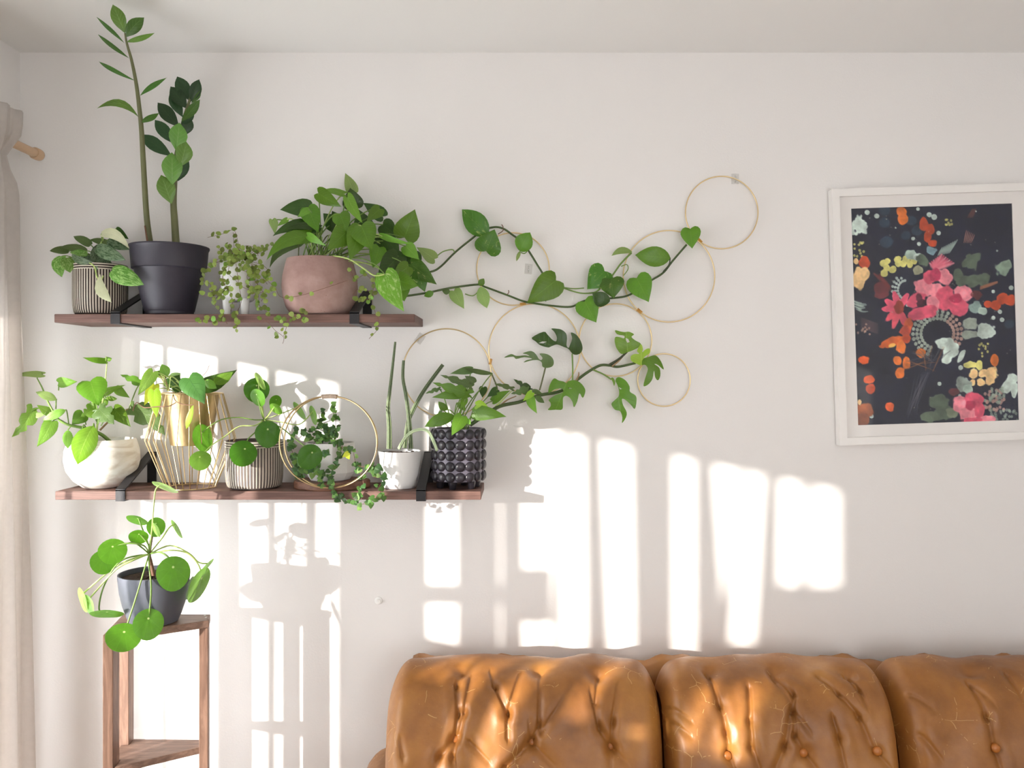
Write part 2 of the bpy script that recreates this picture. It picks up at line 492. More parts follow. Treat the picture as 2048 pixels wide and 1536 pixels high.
def win_pt(px, py):
    """where on the left wall a sun ray passes that ends at this spot of the back wall"""
    x = (px - CX) / (F / D); z = -(py - CY) / (F / D)
    t = (x - XL) / SUN_DIR.x
    return -t, EYE + z - SUN_DIR.z * t
def slat(parent, lt, rt, lb, rb, yt=600, yb=1600, zlo=None, zhi=None, name='shadow_slat', mat=None):
    """an added unseen slat that blocks the sun; its four corners are given by where its shadow falls"""
    q = [win_pt(lt, yt), win_pt(rt, yt), win_pt(rb, yb), win_pt(lb, yb)]
    if zhi is not None:
        (y0, z0), (y1, z1), (y2, z2), (y3, z3) = q
        q = [(y0, zhi), (y1, zhi), (y2, zlo), (y3, zlo)]
    v = [(XL - .004, y, z) for y, z in q] + [(XL - .007, y, z) for y, z in q]
    f = [(0, 1, 2, 3), (7, 6, 5, 4)] + [(i, i + 4, (i + 1) % 4 + 4, (i + 1) % 4) for i in range(4)]
    return mk(name, v, f, mat or M_SLAT, parent, smooth=False)
def window(name, W, slats, extra=()):
    o = bpy.data.objects.new(name, None); COL.objects.link(o); o['kind'] = 'structure'
    o.location = (XL, -(W[0] + W[1]) / 2, W[2])
    y0, y1, z0, z1 = -W[1], -W[0], W[2], W[3]; e = .012; xm, xo = XL - WT - .02, XL - WT + .005
    boxes('window_frame', [((xm, y0 - e, z0 - e), (xo, y0 + .006, z1 + e)), ((xm, y1 - .002, z0 - e), (xo, y1 + e, z1 + e)),
                           ((xm, y0, z0 - e), (xo, y1, z0 + .02)), ((xm, y0, z1 - .002), (xo, y1, z1 + e))], M_TRIM, o)
    boxes('window_pane', [((xm + .008, y0, z0), (xm + .012, y1, z1))], M_GLASS, o)
    boxes('window_sill', [((XL - .01, y0 - .03, z0 - .03), (XL + .035, y1 + .03, z0))], M_TRIM, o)
    boxes('slat_rail', [((XL + .002, y0, z1 + .001), (XL + .03, y1, z1 + .035))], M_TRIM, o)  # head rail made up to go with the added slats
    for s in slats: slat(o, *s, zlo=z0 + .01, zhi=z1 + .005)  # slats added out of view to stripe the sunlight
    for s in extra: slat(o, *s, name='shadow_flap')  # unseen blockers added to end the sun patches lower down
    return o
window('window_1', W1, [(328, 340, 326, 338), (437, 480, 437, 495), (537, 558, 537, 553), (613, 640, 611, 634)])
w2s = [(916, 1002, 920, 1002), (1007, 1049, 1007, 1050), (1074, 1079, 1074, 1078), (1133, 1144, 1095, 1113), (1172, 1206, 1180, 1232),
       (1265, 1352, 1277, 1352), (1391, 1431, 1393, 1478), (1484, 1496, 1410, 1436), (1531, 1566, 1490, 1556), (1607, 1632, 1580, 1600)]
w2x = [(1538, 1730, 1538, 1730, 1170, 1330), (1424, 1545, 1424, 1545, 1288, 1400), (846, 1018, 846, 1018, 1169, 1208), (846, 1046, 846, 1046, 1292, 1420),
       (1046, 1108, 1046, 1108, 1137, 1245)]
win2 = window('window_2', W2, w2s, w2x)
for t0, t1 in ((1.33, 1.835), (2.035, 2.75)):
    boxes('shadow_panel', [((XL - .012, -t1, .81), (XL - .008, -t0, 1.13))], M_TRIM, win2)  # unseen boards added to keep sun off parts of the sofa
w3 = bpy.data.objects.new('fill_window', None); COL.objects.link(w3); w3['kind'] = 'structure'; w3.location = (W3[0], YF, W3[2])  # unseen opening added to let in fill light
boxes('window_frame', [((W3[0], YF - .1, W3[2]), (W3[0] + .05, YF - .03, W3[3])), ((W3[1] - .05, YF - .1, W3[2]), (W3[1], YF - .03, W3[3])),
                       ((W3[0], YF - .1, W3[2]), (W3[1], YF - .03, W3[2] + .05)), ((W3[0], YF - .1, W3[3] - .05), (W3[1], YF - .03, W3[3])),
                       ((1.025, YF - .1, W3[2]), (1.075, YF - .03, W3[3]))], M_TRIM, w3)
boxes('window_pane', [((W3[0] + .05, YF - .07, W3[2] + .05), (W3[1] - .05, YF - .066, W3[3] - .05))], M_GLASS, w3)

# ------------------------------------------------------------------ curtain and its rod
M_ROD = plain('pale_birch', (205, 172, 140), .5)
XC = -1.425
rz = EYE + (CY - 310) * 2.443 / F
cr = thing('curtain_rod', 'pale wooden curtain rod with a rounded end, near the corner', 'curtain rod', (XC, -.06, rz))
tube('pole', [(XC, -.075, rz), (XC, -3.0, rz)], .0125, M_ROD, cr, seg=16, sub=2)
v, f = lathe_vf([(.0, .0), (.012, .001), (.0165, .006), (.0175, .014), (.0175, .03), (.0155, .034), (.013, .034)], (0, 0, 0), 20, False)
v = [(XC + x, -.048 - z, rz + y) for x, y, z in v]
mk('end_cap', v, f, M_ROD, cr, sharp=50)
boxes('rod_bracket', [((XL, -.36, rz - .03), (XL + .012, -.33, rz + .03)), ((XL + .01, -.35, rz - .022), (XC + .012, -.34, rz - .0128))], M_ROD, cr, bevel=.002)
ct = thing('linen_curtain', 'beige linen curtain hanging from the wooden rod beside the window', 'curtain', (XC, -.3, .02))
nz_, ny_ = 70, 60
V, Fc = [], []
for i in range(nz_ + 1):
    t = i / nz_
    z = rz + .085 - t * (rz + .065)
    dz = z - rz
    gather = math.exp(-((dz + .055) / .05) ** 2)              # drawn in under the rod pocket
    pocket = 1 / (1 + math.exp(-(dz + .03) / .012))
    low = max(0, min(1, (rz - z) / rz))
    edge = .183 + .045 * gather + .006 * math.exp(-((dz + .35) / .2) ** 2) - .04 * low
    end = .296
    for j in range(ny_ + 1):
        s = j / ny_; y = -(edge + (end - edge) * s)
        amp = (.012 + .022 * low) * (1 - .55 * pocket) + .002
        fold = amp * math.sin(s * 11.5 + .5 + .4 * math.sin(z * 2.2)) + .3 * amp * math.sin(s * 33 + z)
        cup = pocket * .016 * (1 if j else .5)
        V.append((XC + .012 + .0 + fold + cup - .03 * (1 - s) * gather * .5, y, z))
for i in range(nz_):
    for j in range(ny_):
        a = i * (ny_ + 1) + j; Fc.append((a, a + 1, a + ny_ + 2, a + ny_ + 1))
cu = mk('drape', V, Fc, M_LINEN, ct)
so = cu.modifiers.new('thick', 'SOLIDIFY'); so.thickness = .0015

# ------------------------------------------------------------------ wall shelves
M_SHELF = woodmat('walnut_stain', (88, 62, 55), (146, 110, 98), scale=(2.2, 26, 60))
M_IRON = plain('black_iron', (46, 44, 46), .45, .3, bump=.2, bscale=350)
SD = .198                                  # shelf depth
def wall_shelf(x0, x1, zt, th, brackets, label):
    T = thing('wall_shelf', label, 'shelf', ((x0 + x1) / 2, -SD / 2, EYE + zt - th), 'stained wall shelves')
    boxes('board', [((x0, -SD, EYE + zt - th), (x1, -.001, EYE + zt))], M_SHELF, T, bevel=.002)
    for bx, h in brackets:
        hw, g = .0132, .0035; zb = EYE + zt - th; ztop = EYE + zt
        # lip, strap under the board, plate on the wall, sloping strap above: one bent flat bar
        path = [(-SD - g, ztop + .006), (-SD - g, zb - g), (-.002, zb - g), (-.002, ztop + h)]
        pc = [box_vf((bx - hw, -SD - g, zb - g), (bx + hw, -SD, ztop + .004)), box_vf((bx - hw, -SD, zb - g), (bx + hw, -.002, zb)),
              box_vf((bx - hw, -.0055, ztop), (bx + hw, -.001, ztop + h))]
        y0, z0, y1, z1 = -SD - g, ztop + .001, -.002, ztop + h
        v = [(bx + s * hw, y, z) for s in (-1, 1) for y, z in ((y0, z0), (y1, z1 - .005), (y1, z1), (y0, z0 + .005))]
        pc.append((v, [(0, 1, 2, 3), (7, 6, 5, 4), (0, 4, 5, 1), (1, 5, 6, 2), (2, 6, 7, 3), (3, 7, 4, 0)]))
        vv, ff = join_vf(pc)
        o = mk('bracket', vv, ff, M_IRON, T, smooth=False); o['label'] = 'black iron shelf bracket with a sloping strap'
    return T
ZU, ZL, TH = .1786, -.316, .0240
wall_shelf(-1.300, -.294, ZU, TH, [(-1.128, .085), (-.4618, .085)], 'upper stained wooden wall shelf holding four potted plants')
wall_shelf(-1.2975, -.1088, ZL, TH, [(-1.114, .093), (-.2762, .093)], 'lower and longer stained wooden wall shelf holding six potted plants')
ZUa, ZLa = EYE + ZU, EYE + ZL              # heights of the two shelf tops

# ------------------------------------------------------------------ tufted leather sofa
def leather():
    m = NT('cognac_leather'); co = m.coord()
    f = m.noise(co, 5, 5, .6); g = m.noise(co, 26, 5, .65)
    c = m.ramp(f, [(.3, lin((128, 80, 34))), (.5, lin((160, 104, 46))), (.72, lin((184, 128, 60)))])
    c = m.mix(m.math('MULTIPLY', g, .4), c, lin((116, 72, 42)))
    vo = m.new('ShaderNodeTexVoronoi', feature='DISTANCE_TO_EDGE'); vo.inputs['Scale'].default_value = 16
    wob = m.mix(.05, co, m.new('ShaderNodeTexNoise').outputs['Color'])
    m.link(wob, vo.inputs['Vector'])
    line = m.math('LESS_THAN', vo.outputs['Distance'], .009)
    msk = m.math('MULTIPLY', line, m.math('GREATER_THAN', m.noise(co, 11, 4, .7), .57))
    c = m.mix(m.math('MULTIPLY', msk, .45), c, lin((226, 186, 120)))
    m.col(c)
    r = m.math('MULTIPLY_ADD', g, .25, .33); m.link(r, m.b.inputs['Roughness']); m.set(spec=.5)
    h = m.math('ADD', m.noise(co, 14, 5, .6), m.math('MULTIPLY', m.noise(co, 320, 2), .06))
    m.bump(h, .22, .008)
    return m.m
M_LEATH = leather()
sofa = thing('leather_sofa', 'tan leather sofa with button-tufted back cushions against the wall', 'sofa', (.9, -.45, 0))
prof = [(.085, -1.2), (.088, -1.0), (.10, -.87), (.15, -.805), (.215, -.782), (.285, -.792), (.345, -.83), (.388, -.90), (.415, -.985), (.432, -1.08), (.44, -1.2)]
pp = smooth_path([Vector((a, 0, b)) for a, b in prof], 14)
pd = np.array([p.x for p in pp]); pz = np.array([p.z for p in pp])
ps = np.concatenate([[0], np.cumsum(np.hypot(np.diff(pd), np.diff(pz)))])
pyx = CY - pz * F / (D - pd)                                   # image row of the bare profile
itop = int(np.argmin(pyx))
def to_us(z, x, y):
    X, Y = Q(z, x, y)
    s = np.interp(Y, pyx[itop:], ps[itop:]); d = np.interp(s, ps, pd)
    return np.array([(X - CX) * (D - d) / F, s])
CUSH = [
 (-.352, .372, 'S', [(523, 588), (1001, 610), (1499, 641)],
  [[(523, 588), (545, 430), (530, 250), (570, 165)], [(550, 560), (582, 420), (625, 200)], [(523, 588), (440, 700), (400, 800)], [(535, 600), (520, 700), (540, 800)],
   [(850, 580), (850, 430), (770, 260), (745, 170)], [(852, 430), (930, 200)], [(1001, 610), (1045, 500), (1052, 180)], [(1001, 610), (984, 470)],
   [(1001, 610), (850, 763), (800, 820)], [(1040, 640), (1140, 740)], [(1499, 641), (1420, 520), (1365, 290)], [(1499, 641), (1500, 480), (1535, 250)],
   [(1400, 360), (1410, 180)], [(1497, 650), (1500, 800)], [(1060, 540), (1240, 280)], [(80, 640), (130, 500)], [(195, 700), (182, 590)], [(620, 600), (740, 720)],
   [(1530, 660), (1600, 740)], [(1780, 180), (1830, 340)]], [(580, 160), (1040, 168), (1410, 185)]),
 (.378, .985, 'T', [(428, 607), (843, 590), (1250, 585)],
  [[(320, 150), (390, 330), (425, 480), (440, 600), (475, 720)], [(545, 240), (550, 420), (560, 560), (610, 700)], [(680, 170), (790, 265), (785, 360), (800, 500), (843, 590)],
   [(790, 370), (872, 475)], [(930, 180), (1030, 270), (1150, 390), (1225, 560)], [(1085, 165), (1150, 240), (1192, 340)], [(1000, 400), (1040, 520), (1075, 700)],
   [(860, 600), (930, 700)], [(765, 400), (740, 560), (680, 700)], [(100, 320), (225, 412)], [(110, 405), (222, 492)], [(1260, 600), (1340, 700)], [(690, 200), (760, 300)]],
  [(330, 140), (680, 155), (1080, 160)]),
 (.991, 1.67, 'T', [(1890, 560), (2260, 575), (2640, 585)],
  [[(1750, 205), (1840, 400), (1890, 560)], [(1780, 230), (1870, 325)], [(1440, 262), (1545, 345)], [(1900, 590), (1930, 700)], [(1500, 500), (1600, 625)], [(2260, 575), (2200, 380), (2150, 180)],
   [(1960, 180), (2040, 320)]], [(1760, 150), (2150, 155)]),
]
M_BTN = plain('leather_button', (176, 106, 44), .35)
nvec = np.stack([np.gradient(pd), np.gradient(pz)], 1); nvec /= np.linalg.norm(nvec, axis=1)[:, None]
nvec = np.stack([nvec[:, 1] * -1, nvec[:, 0]], 1)             # outward normal in (distance, height)
if nvec[itop][1] < 0: nvec = -nvec
for ci, (xa, xb, zz, btn, creases, pinch) in enumerate(CUSH):
    nu, nv = 300, 260
    U = np.linspace(xa, xb, nu); S = np.linspace(ps[0], ps[-1], nv)
    UU, SS = np.meshgrid(U, S)
    h = np.zeros_like(UU)
    e = np.clip((np.abs(2 * (UU - xa) / (xb - xa) - 1) - .80) / .20, 0, 1); h -= .075 * e ** 3.2
    h += .010 * np.sin((UU - xa) / (xb - xa) * math.pi)
    for c in creases:
        q = [to_us(zz, *p) for p in c]
        for i in range(len(q) - 1):
            a, b = q[i], q[i + 1]; ab = b - a; l2 = (ab ** 2).sum()
            t = np.clip(((UU - a[0]) * ab[0] + (SS - a[1]) * ab[1]) / l2, 0, 1)
            dist = np.hypot(UU - a[0] - t * ab[0], SS - a[1] - t * ab[1])
            endf = np.ones_like(t)
            if i == len(q) - 2: endf = 1 - .6 * t
            sd = (UU - a[0]) * ab[1] - (SS - a[1]) * ab[0]
            wd = np.where(sd > 0, .0036, .010)
            h = h - .0080 * endf * np.exp(-(dist / wd) ** 2) - .0026 * endf * np.exp(-(dist / .02) ** 2) + .0020 * endf * np.exp(-((dist - .022) / .014) ** 2)
    bt = [to_us(zz, *p) for p in btn]
    for b in bt:
        r = np.hypot(UU - b[0], SS - b[1]); h -= .004 * np.exp(-(r / .016) ** 2) + .011 * np.exp(-(r / .045) ** 2)
    for p in pinch:
        b = to_us(zz, *p); r = np.hypot(UU - b[0], SS - b[1]); h -= .012 * np.exp(-(r / .022) ** 2) + .007 * np.exp(-(r / .05) ** 2)
    for k in range(26):                                        # soft unevenness of the filling
        kx, ks, ph, am = rng.uniform(4, 26), rng.uniform(3, 14), rng.uniform(0, 6.3), .0009
        h += am * np.sin(kx * UU * 2 + ks * SS * 2 + ph)
    h = np.maximum(h, -.085)
    d0 = np.interp(SS, ps, pd); z0 = np.interp(SS, ps, pz); n0 = np.interp(SS, ps, nvec[:, 0]); n1 = np.interp(SS, ps, nvec[:, 1])
    dd = np.maximum(d0 + n0 * h, .055); z1 = z0 + n1 * h
    verts = np.stack([UU, -dd, EYE + z1], -1).reshape(-1, 3)
    fc = [(j * nu + i, j * nu + i + 1, (j + 1) * nu + i + 1, (j + 1) * nu + i) for j in range(nv - 1) for i in range(nu - 1)]
    cobj = mk('back_cushion', verts.tolist(), fc, M_LEATH, sofa)
    for b in bt:
        iu = int(np.argmin(np.abs(U - b[0]))); iv = int(np.argmin(np.abs(S - b[1])))
        c = Vector(verts[iv * nu + iu]); nn = Vector((0, -n0[iv, iu], n1[iv, iu])).normalized()
        v, f = lathe_vf([(.0112, -.010), (.0114, .003), (.0104, .0065), (.0065, .0088), (.0005, .0095)], (0, 0, 0), 20)
        R = Vector((0, 0, 1)).rotation_difference(nn).to_matrix()
        mk('button', [c + R @ (Vector(p) + Vector((0, 0, .0045))) for p in v], f, M_BTN, cobj, sharp=60)
# frame, arms, seat (mostly below the picture)
def rounded(name, lo, hi, r, mat, parent):
    o = boxes(name, [(lo, hi)], mat, parent); m = o.modifiers.new('bevel', 'BEVEL'); m.width = r; m.segments = 6
    o.data.polygons.foreach_set('use_smooth', np.ones(6, bool)); return o
SX0, SX1 = -.40, 1.72
v, f, nb = [], [], 120
sec = [(.012, .25), (.012, EYE - .876), (.03, EYE - .842), (.06, EYE - .826), (.095, EYE - .834), (.115, EYE - .862), (.12, EYE - .95), (.12, .25)]
for i in range(nb + 1):
    x = SX0 + .085 + (SX1 - SX0 - .17) * i / nb
    wv = .010 * math.sin(i * .42 + .6) + .004 * math.sin(i * 1.3)
    for a, b in sec: v.append((x, -a, b + (wv if b > .7 else 0)))
ns = len(sec)
for i in range(nb):
    for j in range(ns): f.append((i * ns + j, i * ns + (j + 1) % ns, (i + 1) * ns + (j + 1) % ns, (i + 1) * ns + j))
f += [tuple(range(ns)), tuple(nb * ns + j for j in range(ns - 1, -1, -1))]
mk('back_frame', v, f, M_LEATH, sofa, sharp=60)
for x0, x1 in ((SX0 - .035, SX0 + .17), (SX1 - .17, SX1 + .035)):
    rounded('arm', (x0, -.92, .12), (x1, -.10, .612), .085, M_LEATH, sofa)
rounded('seat_base', (SX0 + .15, -.90, .12), (SX1 - .15, -.12, .30), .02, M_LEATH, sofa)
for xa, xb, *_ in CUSH:
    rounded('seat_cushion', (max(xa, SX0 + .18), -.93, .29), (min(xb, SX1 - .18) - .004, -.42, .45), .05, M_LEATH, sofa)
M_DARKW = woodmat('dark_leg_wood', (60, 36, 22), (86, 54, 34), scale=(30, 30, 3))
for x in (SX0 + .06, SX1 - .06):
    for y in (-.18, -.84):
        lathe('leg', [(.018, 0), (.026, .12)], (x, y, 0), M_DARKW, sofa, seg=16)

# ------------------------------------------------------------------ framed floral print
def paint_print():
    nw, nh = 300, 404
    V_, U_ = np.mgrid[0:nh, 0:nw]; U_ = U_ / (nw - 1); V_ = V_ / (nh - 1)
    asp = 1208 / 896
    X = U_ ; Y = V_ * asp
    def fbm(sc, seed, oc=4):
        r = np.random.default_rng(seed); out = np.zeros_like(X); am = 1; tot = 0
        for o in range(oc):
            g = r.random((int(sc * asp) + 3, int(sc) + 3)); gx = X * sc; gy = Y * sc
            ix, iy = gx.astype(int), gy.astype(int); fx, fy = gx - ix, gy - iy
            ix = np.minimum(ix, g.shape[1] - 2); iy = np.minimum(iy, g.shape[0] - 2)
            fx = fx * fx * (3 - 2 * fx); fy = fy * fy * (3 - 2 * fy)
            out += am * ((g[iy, ix] * (1 - fx) + g[iy, ix + 1] * fx) * (1 - fy) + (g[iy + 1, ix] * (1 - fx) + g[iy + 1, ix + 1] * fx) * fy)
            tot += am; am *= .5; sc *= 2
        return out / tot
    n1, n2, n3, n4 = fbm(6, 1), fbm(22, 2), fbm(60, 3, 2), fbm(38, 4, 2)
    img = np.array([25, 28, 46.]) * (.78 + .5 * n1[..., None]) + np.array([6, 4, 10]) * (n2[..., None] - .5)
    def uv(x, y):
        return (x - 172 - (y - 187) * .0265) / 896, (y - 187 + (x - 172) * .028) / 896
    def blob(x, y, rx, ry, c, ang=0, wob=.25, alpha=1.0, tex=.35, dark=0.0):
        nonlocal img
        u, v = uv(x, y); rx, ry = rx / 896, ry / 896
        a = math.radians(ang); dx, dy = X - u, Y - v
        p = (dx * math.cos(a) + dy * math.sin(a)) / rx; q = (-dx * math.sin(a) + dy * math.cos(a)) / ry
        r = np.hypot(p, q) + wob * (n2 - .5 + .7 * (n4 - .5)) * 1.7
        m = np.clip((1 - r) * 7, 0, 1) * alpha
        shade = 1 + tex * (n2 - .5) * 1.6 + .12 * np.clip(r - .6, 0, .4) - dark * np.clip(1 - r, 0, 1)
        img = img * (1 - m[..., None]) + np.clip(np.array(c, float) * shade[..., None], 0, 255) * m[..., None]
    def stroke(x0, y0, x1, y1, wd, c, alpha=.9, curve=0):
        nonlocal img
        a = np.array(uv(x0, y0)); b = np.array(uv(x1, y1)); ab = b - a; l2 = (ab ** 2).sum(); wd = wd / 896
        t = np.clip(((X - a[0]) * ab[0] + (Y - a[1]) * ab[1]) / l2, 0, 1)
        nx, ny = -ab[1], ab[0]; cv = curve * 4 * t * (1 - t)
        ds = np.hypot(X - a[0] - t * ab[0] - cv * nx, Y - a[1] - t * ab[1] - cv * ny)
        m = np.clip(1.3 - ds / (wd * (.5 + .7 * np.sin(np.pi * np.clip(t, .05, .95)))), 0, 1) * alpha
        img = img * (1 - m[..., None]) + np.array(c, float) * m[..., None]
    r = random.Random(5)
    OR, RO, PK, LP, SG, DG, YL, PE, WH, TE = (214, 112, 44), (192, 74, 40), (214, 84, 110), (232, 136, 150), (164, 184, 172), (86, 100, 84), (214, 208, 122), (240, 200, 142), (196, 212, 202), (52, 78, 92)
    for x, y, s in ((360, 265, 34), (478, 338, 28), (540, 312, 32), (360, 195, 34), (508, 255, 32), (1050, 835, 30), (370, 372, 40)): blob(x, y, s, s * .9, TE, 0, .15, .55)
    blob(218, 285, 52, 60, WH, 0, .5)
    for x, y, s in ((262, 208, 15), (316, 228, 14), (546, 190, 11), (608, 222, 15), (636, 235, 17), (660, 325, 13), (550, 385, 12), (518, 355, 11), (985, 425, 6), (420, 295, 5), (868, 205, 5), (660, 1165, 12), (772, 1232, 9), (778, 1076, 14), (962, 652, 11), (1062, 632, 13), (1010, 810, 14), (962, 798, 13), (998, 765, 13), (280, 1345, 12)): blob(x, y, s, s, WH, 0, .2, .9)
    for x, y, a, b in ((455, 205, 34, 26), (460, 245, 32, 36), (578, 275, 26, 40), (614, 305, 26, 30), (598, 345, 22, 32), (626, 382, 25, 22)): blob(x, y, a, b, OR if y < 260 else RO, 0, .25)
    for k in range(14): blob(215 + r.uniform(-25, 30), 400 + r.uniform(-35, 60), 7, 8, YL, 0, .2, .8)
    for k in range(8): blob(712 + r.uniform(-20, 22), 262 + r.uniform(-18, 18), 7, 7, YL, 0, .2, .8)
    blob(245, 485, 34, 40, RO); blob(215, 575, 38, 68, PE, 10, .3); blob(245, 550, 30, 40, PE); blob(200, 480, 14, 18, PE)
    for k in range(9): stroke(170 + r.uniform(-5, 40), 690 + k * 7, 225 + r.uniform(0, 45), 712 + k * 6, 5, SG, .8, .1)
    blob(340, 650, 48, 50, (112, 50, 54), 0, .4, .9); stroke(300, 550, 385, 620, 12, (130, 56, 54), .8); stroke(330, 555, 390, 640, 10, (120, 50, 50), .8)
    for x, y, a in ((350, 490, 0), (375, 480, 20), (370, 515, 0), (402, 525, 40), (435, 490, 0), (462, 495, -30), (480, 470, 0), (520, 480, 20), (355, 545, 0), (500, 500, 10), (430, 470, 60)): blob(x, y, 20, 22, YL, a, .35)
    blob(508, 440, 40, 28, SG, 20, .5); blob(545, 455, 24, 24, WH, 0, .4); blob(545, 530, 30, 22, (170, 170, 140), 0, .5)
    for a in range(-10, 230, 9):                                              # beaded arcs
        for rr in (52, 70, 88): blob(475 + rr * math.cos(math.radians(-a - rr)) * .85, 640 + rr * math.sin(math.radians(-a - rr)), 8.5, 8.5, WH, 0, .1, .8) if a > 40 and (a // 9) % 2 == 0 else None
    for a in range(-40, 250, 13):
        for j, rr in enumerate((92, 114, 136)): blob(650 + rr * math.cos(math.radians(-a)), 885 + rr * math.sin(math.radians(-a)) * .92, 10.5, 11.5, (170, 182, 166) if a > 60 else (186, 150, 136), 0, .12, .85)
    blob(615, 425, 32, 26, (120, 150, 160), 30, .5); blob(575, 480, 30, 45, DG, -30, .5)
    for k in range(8): stroke(655 + k * 9, 450 - k * 2, 680 + k * 12, 385 - k * 6 + 20, 4, SG, .9)
    for k in range(13): stroke(640, 530, 610 + k * 11, 445 + abs(k - 6) * 8, 10, PK if k % 2 else LP, .9)
    for x, y, a, b, an, c in ((580, 625, 62, 48, 25, LP), (690, 570, 46, 52, -60, LP), (640, 640, 60, 40, 0, LP), (610, 570, 40, 40, 0, PK), (640, 560, 34, 40, 0, (190, 56, 92)),
                              (695, 690, 60, 75, 10, PK), (790, 660, 56, 48, 0, LP), (770, 740, 62, 50, 0, PK), (820, 670, 30, 42, 0, LP), (755, 690, 34, 32, 0, (170, 40, 76)),
                              (530, 700, 60, 40, -20, PK), (625, 720, 40, 50, 0, LP), (560, 770, 75, 38, -10, PK), (600, 760, 50, 40, 0, PK)): blob(x, y, a, b, c, an, .3)
    blob(560, 715, 32, 28, (60, 24, 40), 0, .5, .9); blob(550, 690, 20, 30, (72, 26, 46), 0, .4, .8)
    for an, ln in ((-150, 100), (-110, 95), (-60, 95), (-180, 100), (110, 110), (140, 100), (70, 100)):
        a = math.radians(an); x, y = 440 + .55 * ln * math.cos(a), 745 + .55 * ln * math.sin(a); blob(x, y, ln * .55, 20, PK if an < 0 else (206, 80, 96), an, .3)
    blob(440, 740, 30, 38, (150, 60, 50), 0, .4); blob(487, 850, 24, 50, (200, 90, 52), 10, .3); blob(470, 870, 40, 28, (176, 70, 50), 0, .4)
    for x, y, a, b, an in ((840, 490, 42, 50, 0), (860, 470, 30, 40, 40), (765, 560, 26, 40, 10), (850, 590, 55, 40, 0), (905, 590, 38, 40, 40), (780, 600, 30, 22, 0), (1020, 525, 46, 38, -20), (1040, 500, 30, 28, 0)): blob(x, y, a, b, DG if x < 1000 else (128, 148, 130), an, .45)
    for k in range(6): stroke(890, 640 - k * 3, 985, 595 - k * 2 + 10, 4, (150, 98, 74), .8); stroke(800 + k * 8, 380, 815 + k * 9, 310 + k * 5, 3, (190, 130, 110), .7); stroke(820 + k * 6, 240, 850 + k * 4, 190, 3, (120, 70, 60), .6)
    for x, y, a in ((930, 722, 24), (975, 730, 30), (1015, 690, 34), (1050, 705, 32), (1065, 690, 22)): blob(x, y, a, a, RO, 0, .25)
    blob(870, 670, 34, 24, (112, 44, 46), 0, .6, .8)
    for x, y, a, b, an, c in ((865, 745, 48, 34, 10, (130, 152, 146)), (900, 760, 30, 26, 0, SG), (830, 830, 42, 40, 0, (150, 160, 148)), (830, 890, 44, 26, 0, (142, 152, 140)), (925, 875, 48, 44, 0, WH), (900, 850, 22, 22, 0, WH), (955, 880, 24, 18, 0, WH)): blob(x, y, a, b, c, an, .45)
    for x, y, a, b, an in ((690, 940, 60, 34, 10), (720, 990, 44, 50, 20), (700, 1030, 34, 26, 0), (780, 1015, 16, 42, 30), (740, 960, 34, 24, -20)): blob(x, y, a, b, WH, an, .3)
    for x, y, a, b, an, c in ((400, 930, 75, 30, -15, (206, 96, 40)), (445, 960, 32, 42, 0, OR), (480, 915, 24, 26, 0, RO), (400, 950, 24, 14, -15, (238, 176, 84)), (430, 1035, 28, 28, 0, OR), (475, 1045, 26, 34, 0, OR), (440, 1105, 30, 36, 0, OR), (558, 992, 26, 30, 0, OR),
                              (240, 1030, 34, 26, 0, (222, 92, 40)), (268, 1140, 34, 28, 0, (222, 92, 44)), (278, 1190, 30, 34, 0, RO), (380, 1290, 27, 29, 0, (228, 100, 52)), (240, 1310, 50, 46, 0, (160, 82, 40)), (230, 1360, 40, 36, 0, (140, 70, 36)), (215, 1265, 12, 18, 0, PE), (966, 1035, 26, 34, 0, OR)): blob(x, y, a, b, c, an, .3)
    for k in range(24):
        a = r.uniform(-2.4, .4) + math.pi; stroke(620 + r.uniform(-40, 20), 1040 + r.uniform(-40, 60), 620 + 150 * math.cos(a), 1060 - 110 * math.sin(a), 2.4, (150, 96, 60) if k % 2 else (92, 92, 96), .55)
    for k in range(14): stroke(560 + r.uniform(-40, 60), 1100, 490 + r.uniform(-30, 40), 1290 + r.uniform(-40, 70), 2, (104, 104, 112), .45)
    for k in range(12): stroke(225, 795 + k * 5, 320, 830 + k * 5, 2, (150, 110, 100), .5); blob(215 + r.uniform(-20, 60), 850 + r.uniform(-30, 40), 6, 7, (200, 160, 140), 0, .2, .7)
    for x, y, a, b, an, c in ((840, 1060, 40, 24, 0, YL), (880, 1065, 26, 34, 0, YL), (850, 1105, 30, 40, 20, PE), (900, 1110, 30, 30, 0, PE), (890, 1155, 28, 26, 0, PE), (845, 1160, 20, 22, 0, PE), (950, 1110, 40, 40, 0, PE), (940, 1150, 26, 24, 0, PE), (800, 1170, 48, 40, 30, (140, 152, 144)), (820, 1195, 28, 26, 0, SG),
                              (1065, 1140, 40, 34, 0, WH), (1035, 1185, 28, 40, 20, WH), (1080, 1200, 24, 50, 0, WH), (735, 1210, 30, 22, 0, (96, 50, 56)),
                              (655, 1265, 60, 40, 0, DG), (690, 1330, 66, 44, 0, DG), (600, 1350, 50, 34, 0, (96, 110, 92)), (730, 1330, 36, 30, 0, (120, 130, 108))): blob(x, y, a, b, c, an, .4)
    for k in range(10): blob(900 + r.uniform(-20, 60), 960 + r.uniform(-20, 60), 7, 8, YL, 0, .2, .8)
    for a in range(0, 60): blob(910 + r.uniform(0, 110), 1190 + r.uniform(0, 130) + 0, 9, 10, (190, 150, 140) if a % 2 else (150, 166, 150), 0, .2, .8)
    for a in range(0, 30): blob(930 + r.uniform(0, 165), 1330 + r.uniform(-20, 40), 8, 9, (146, 162, 148), 0, .2, .7)
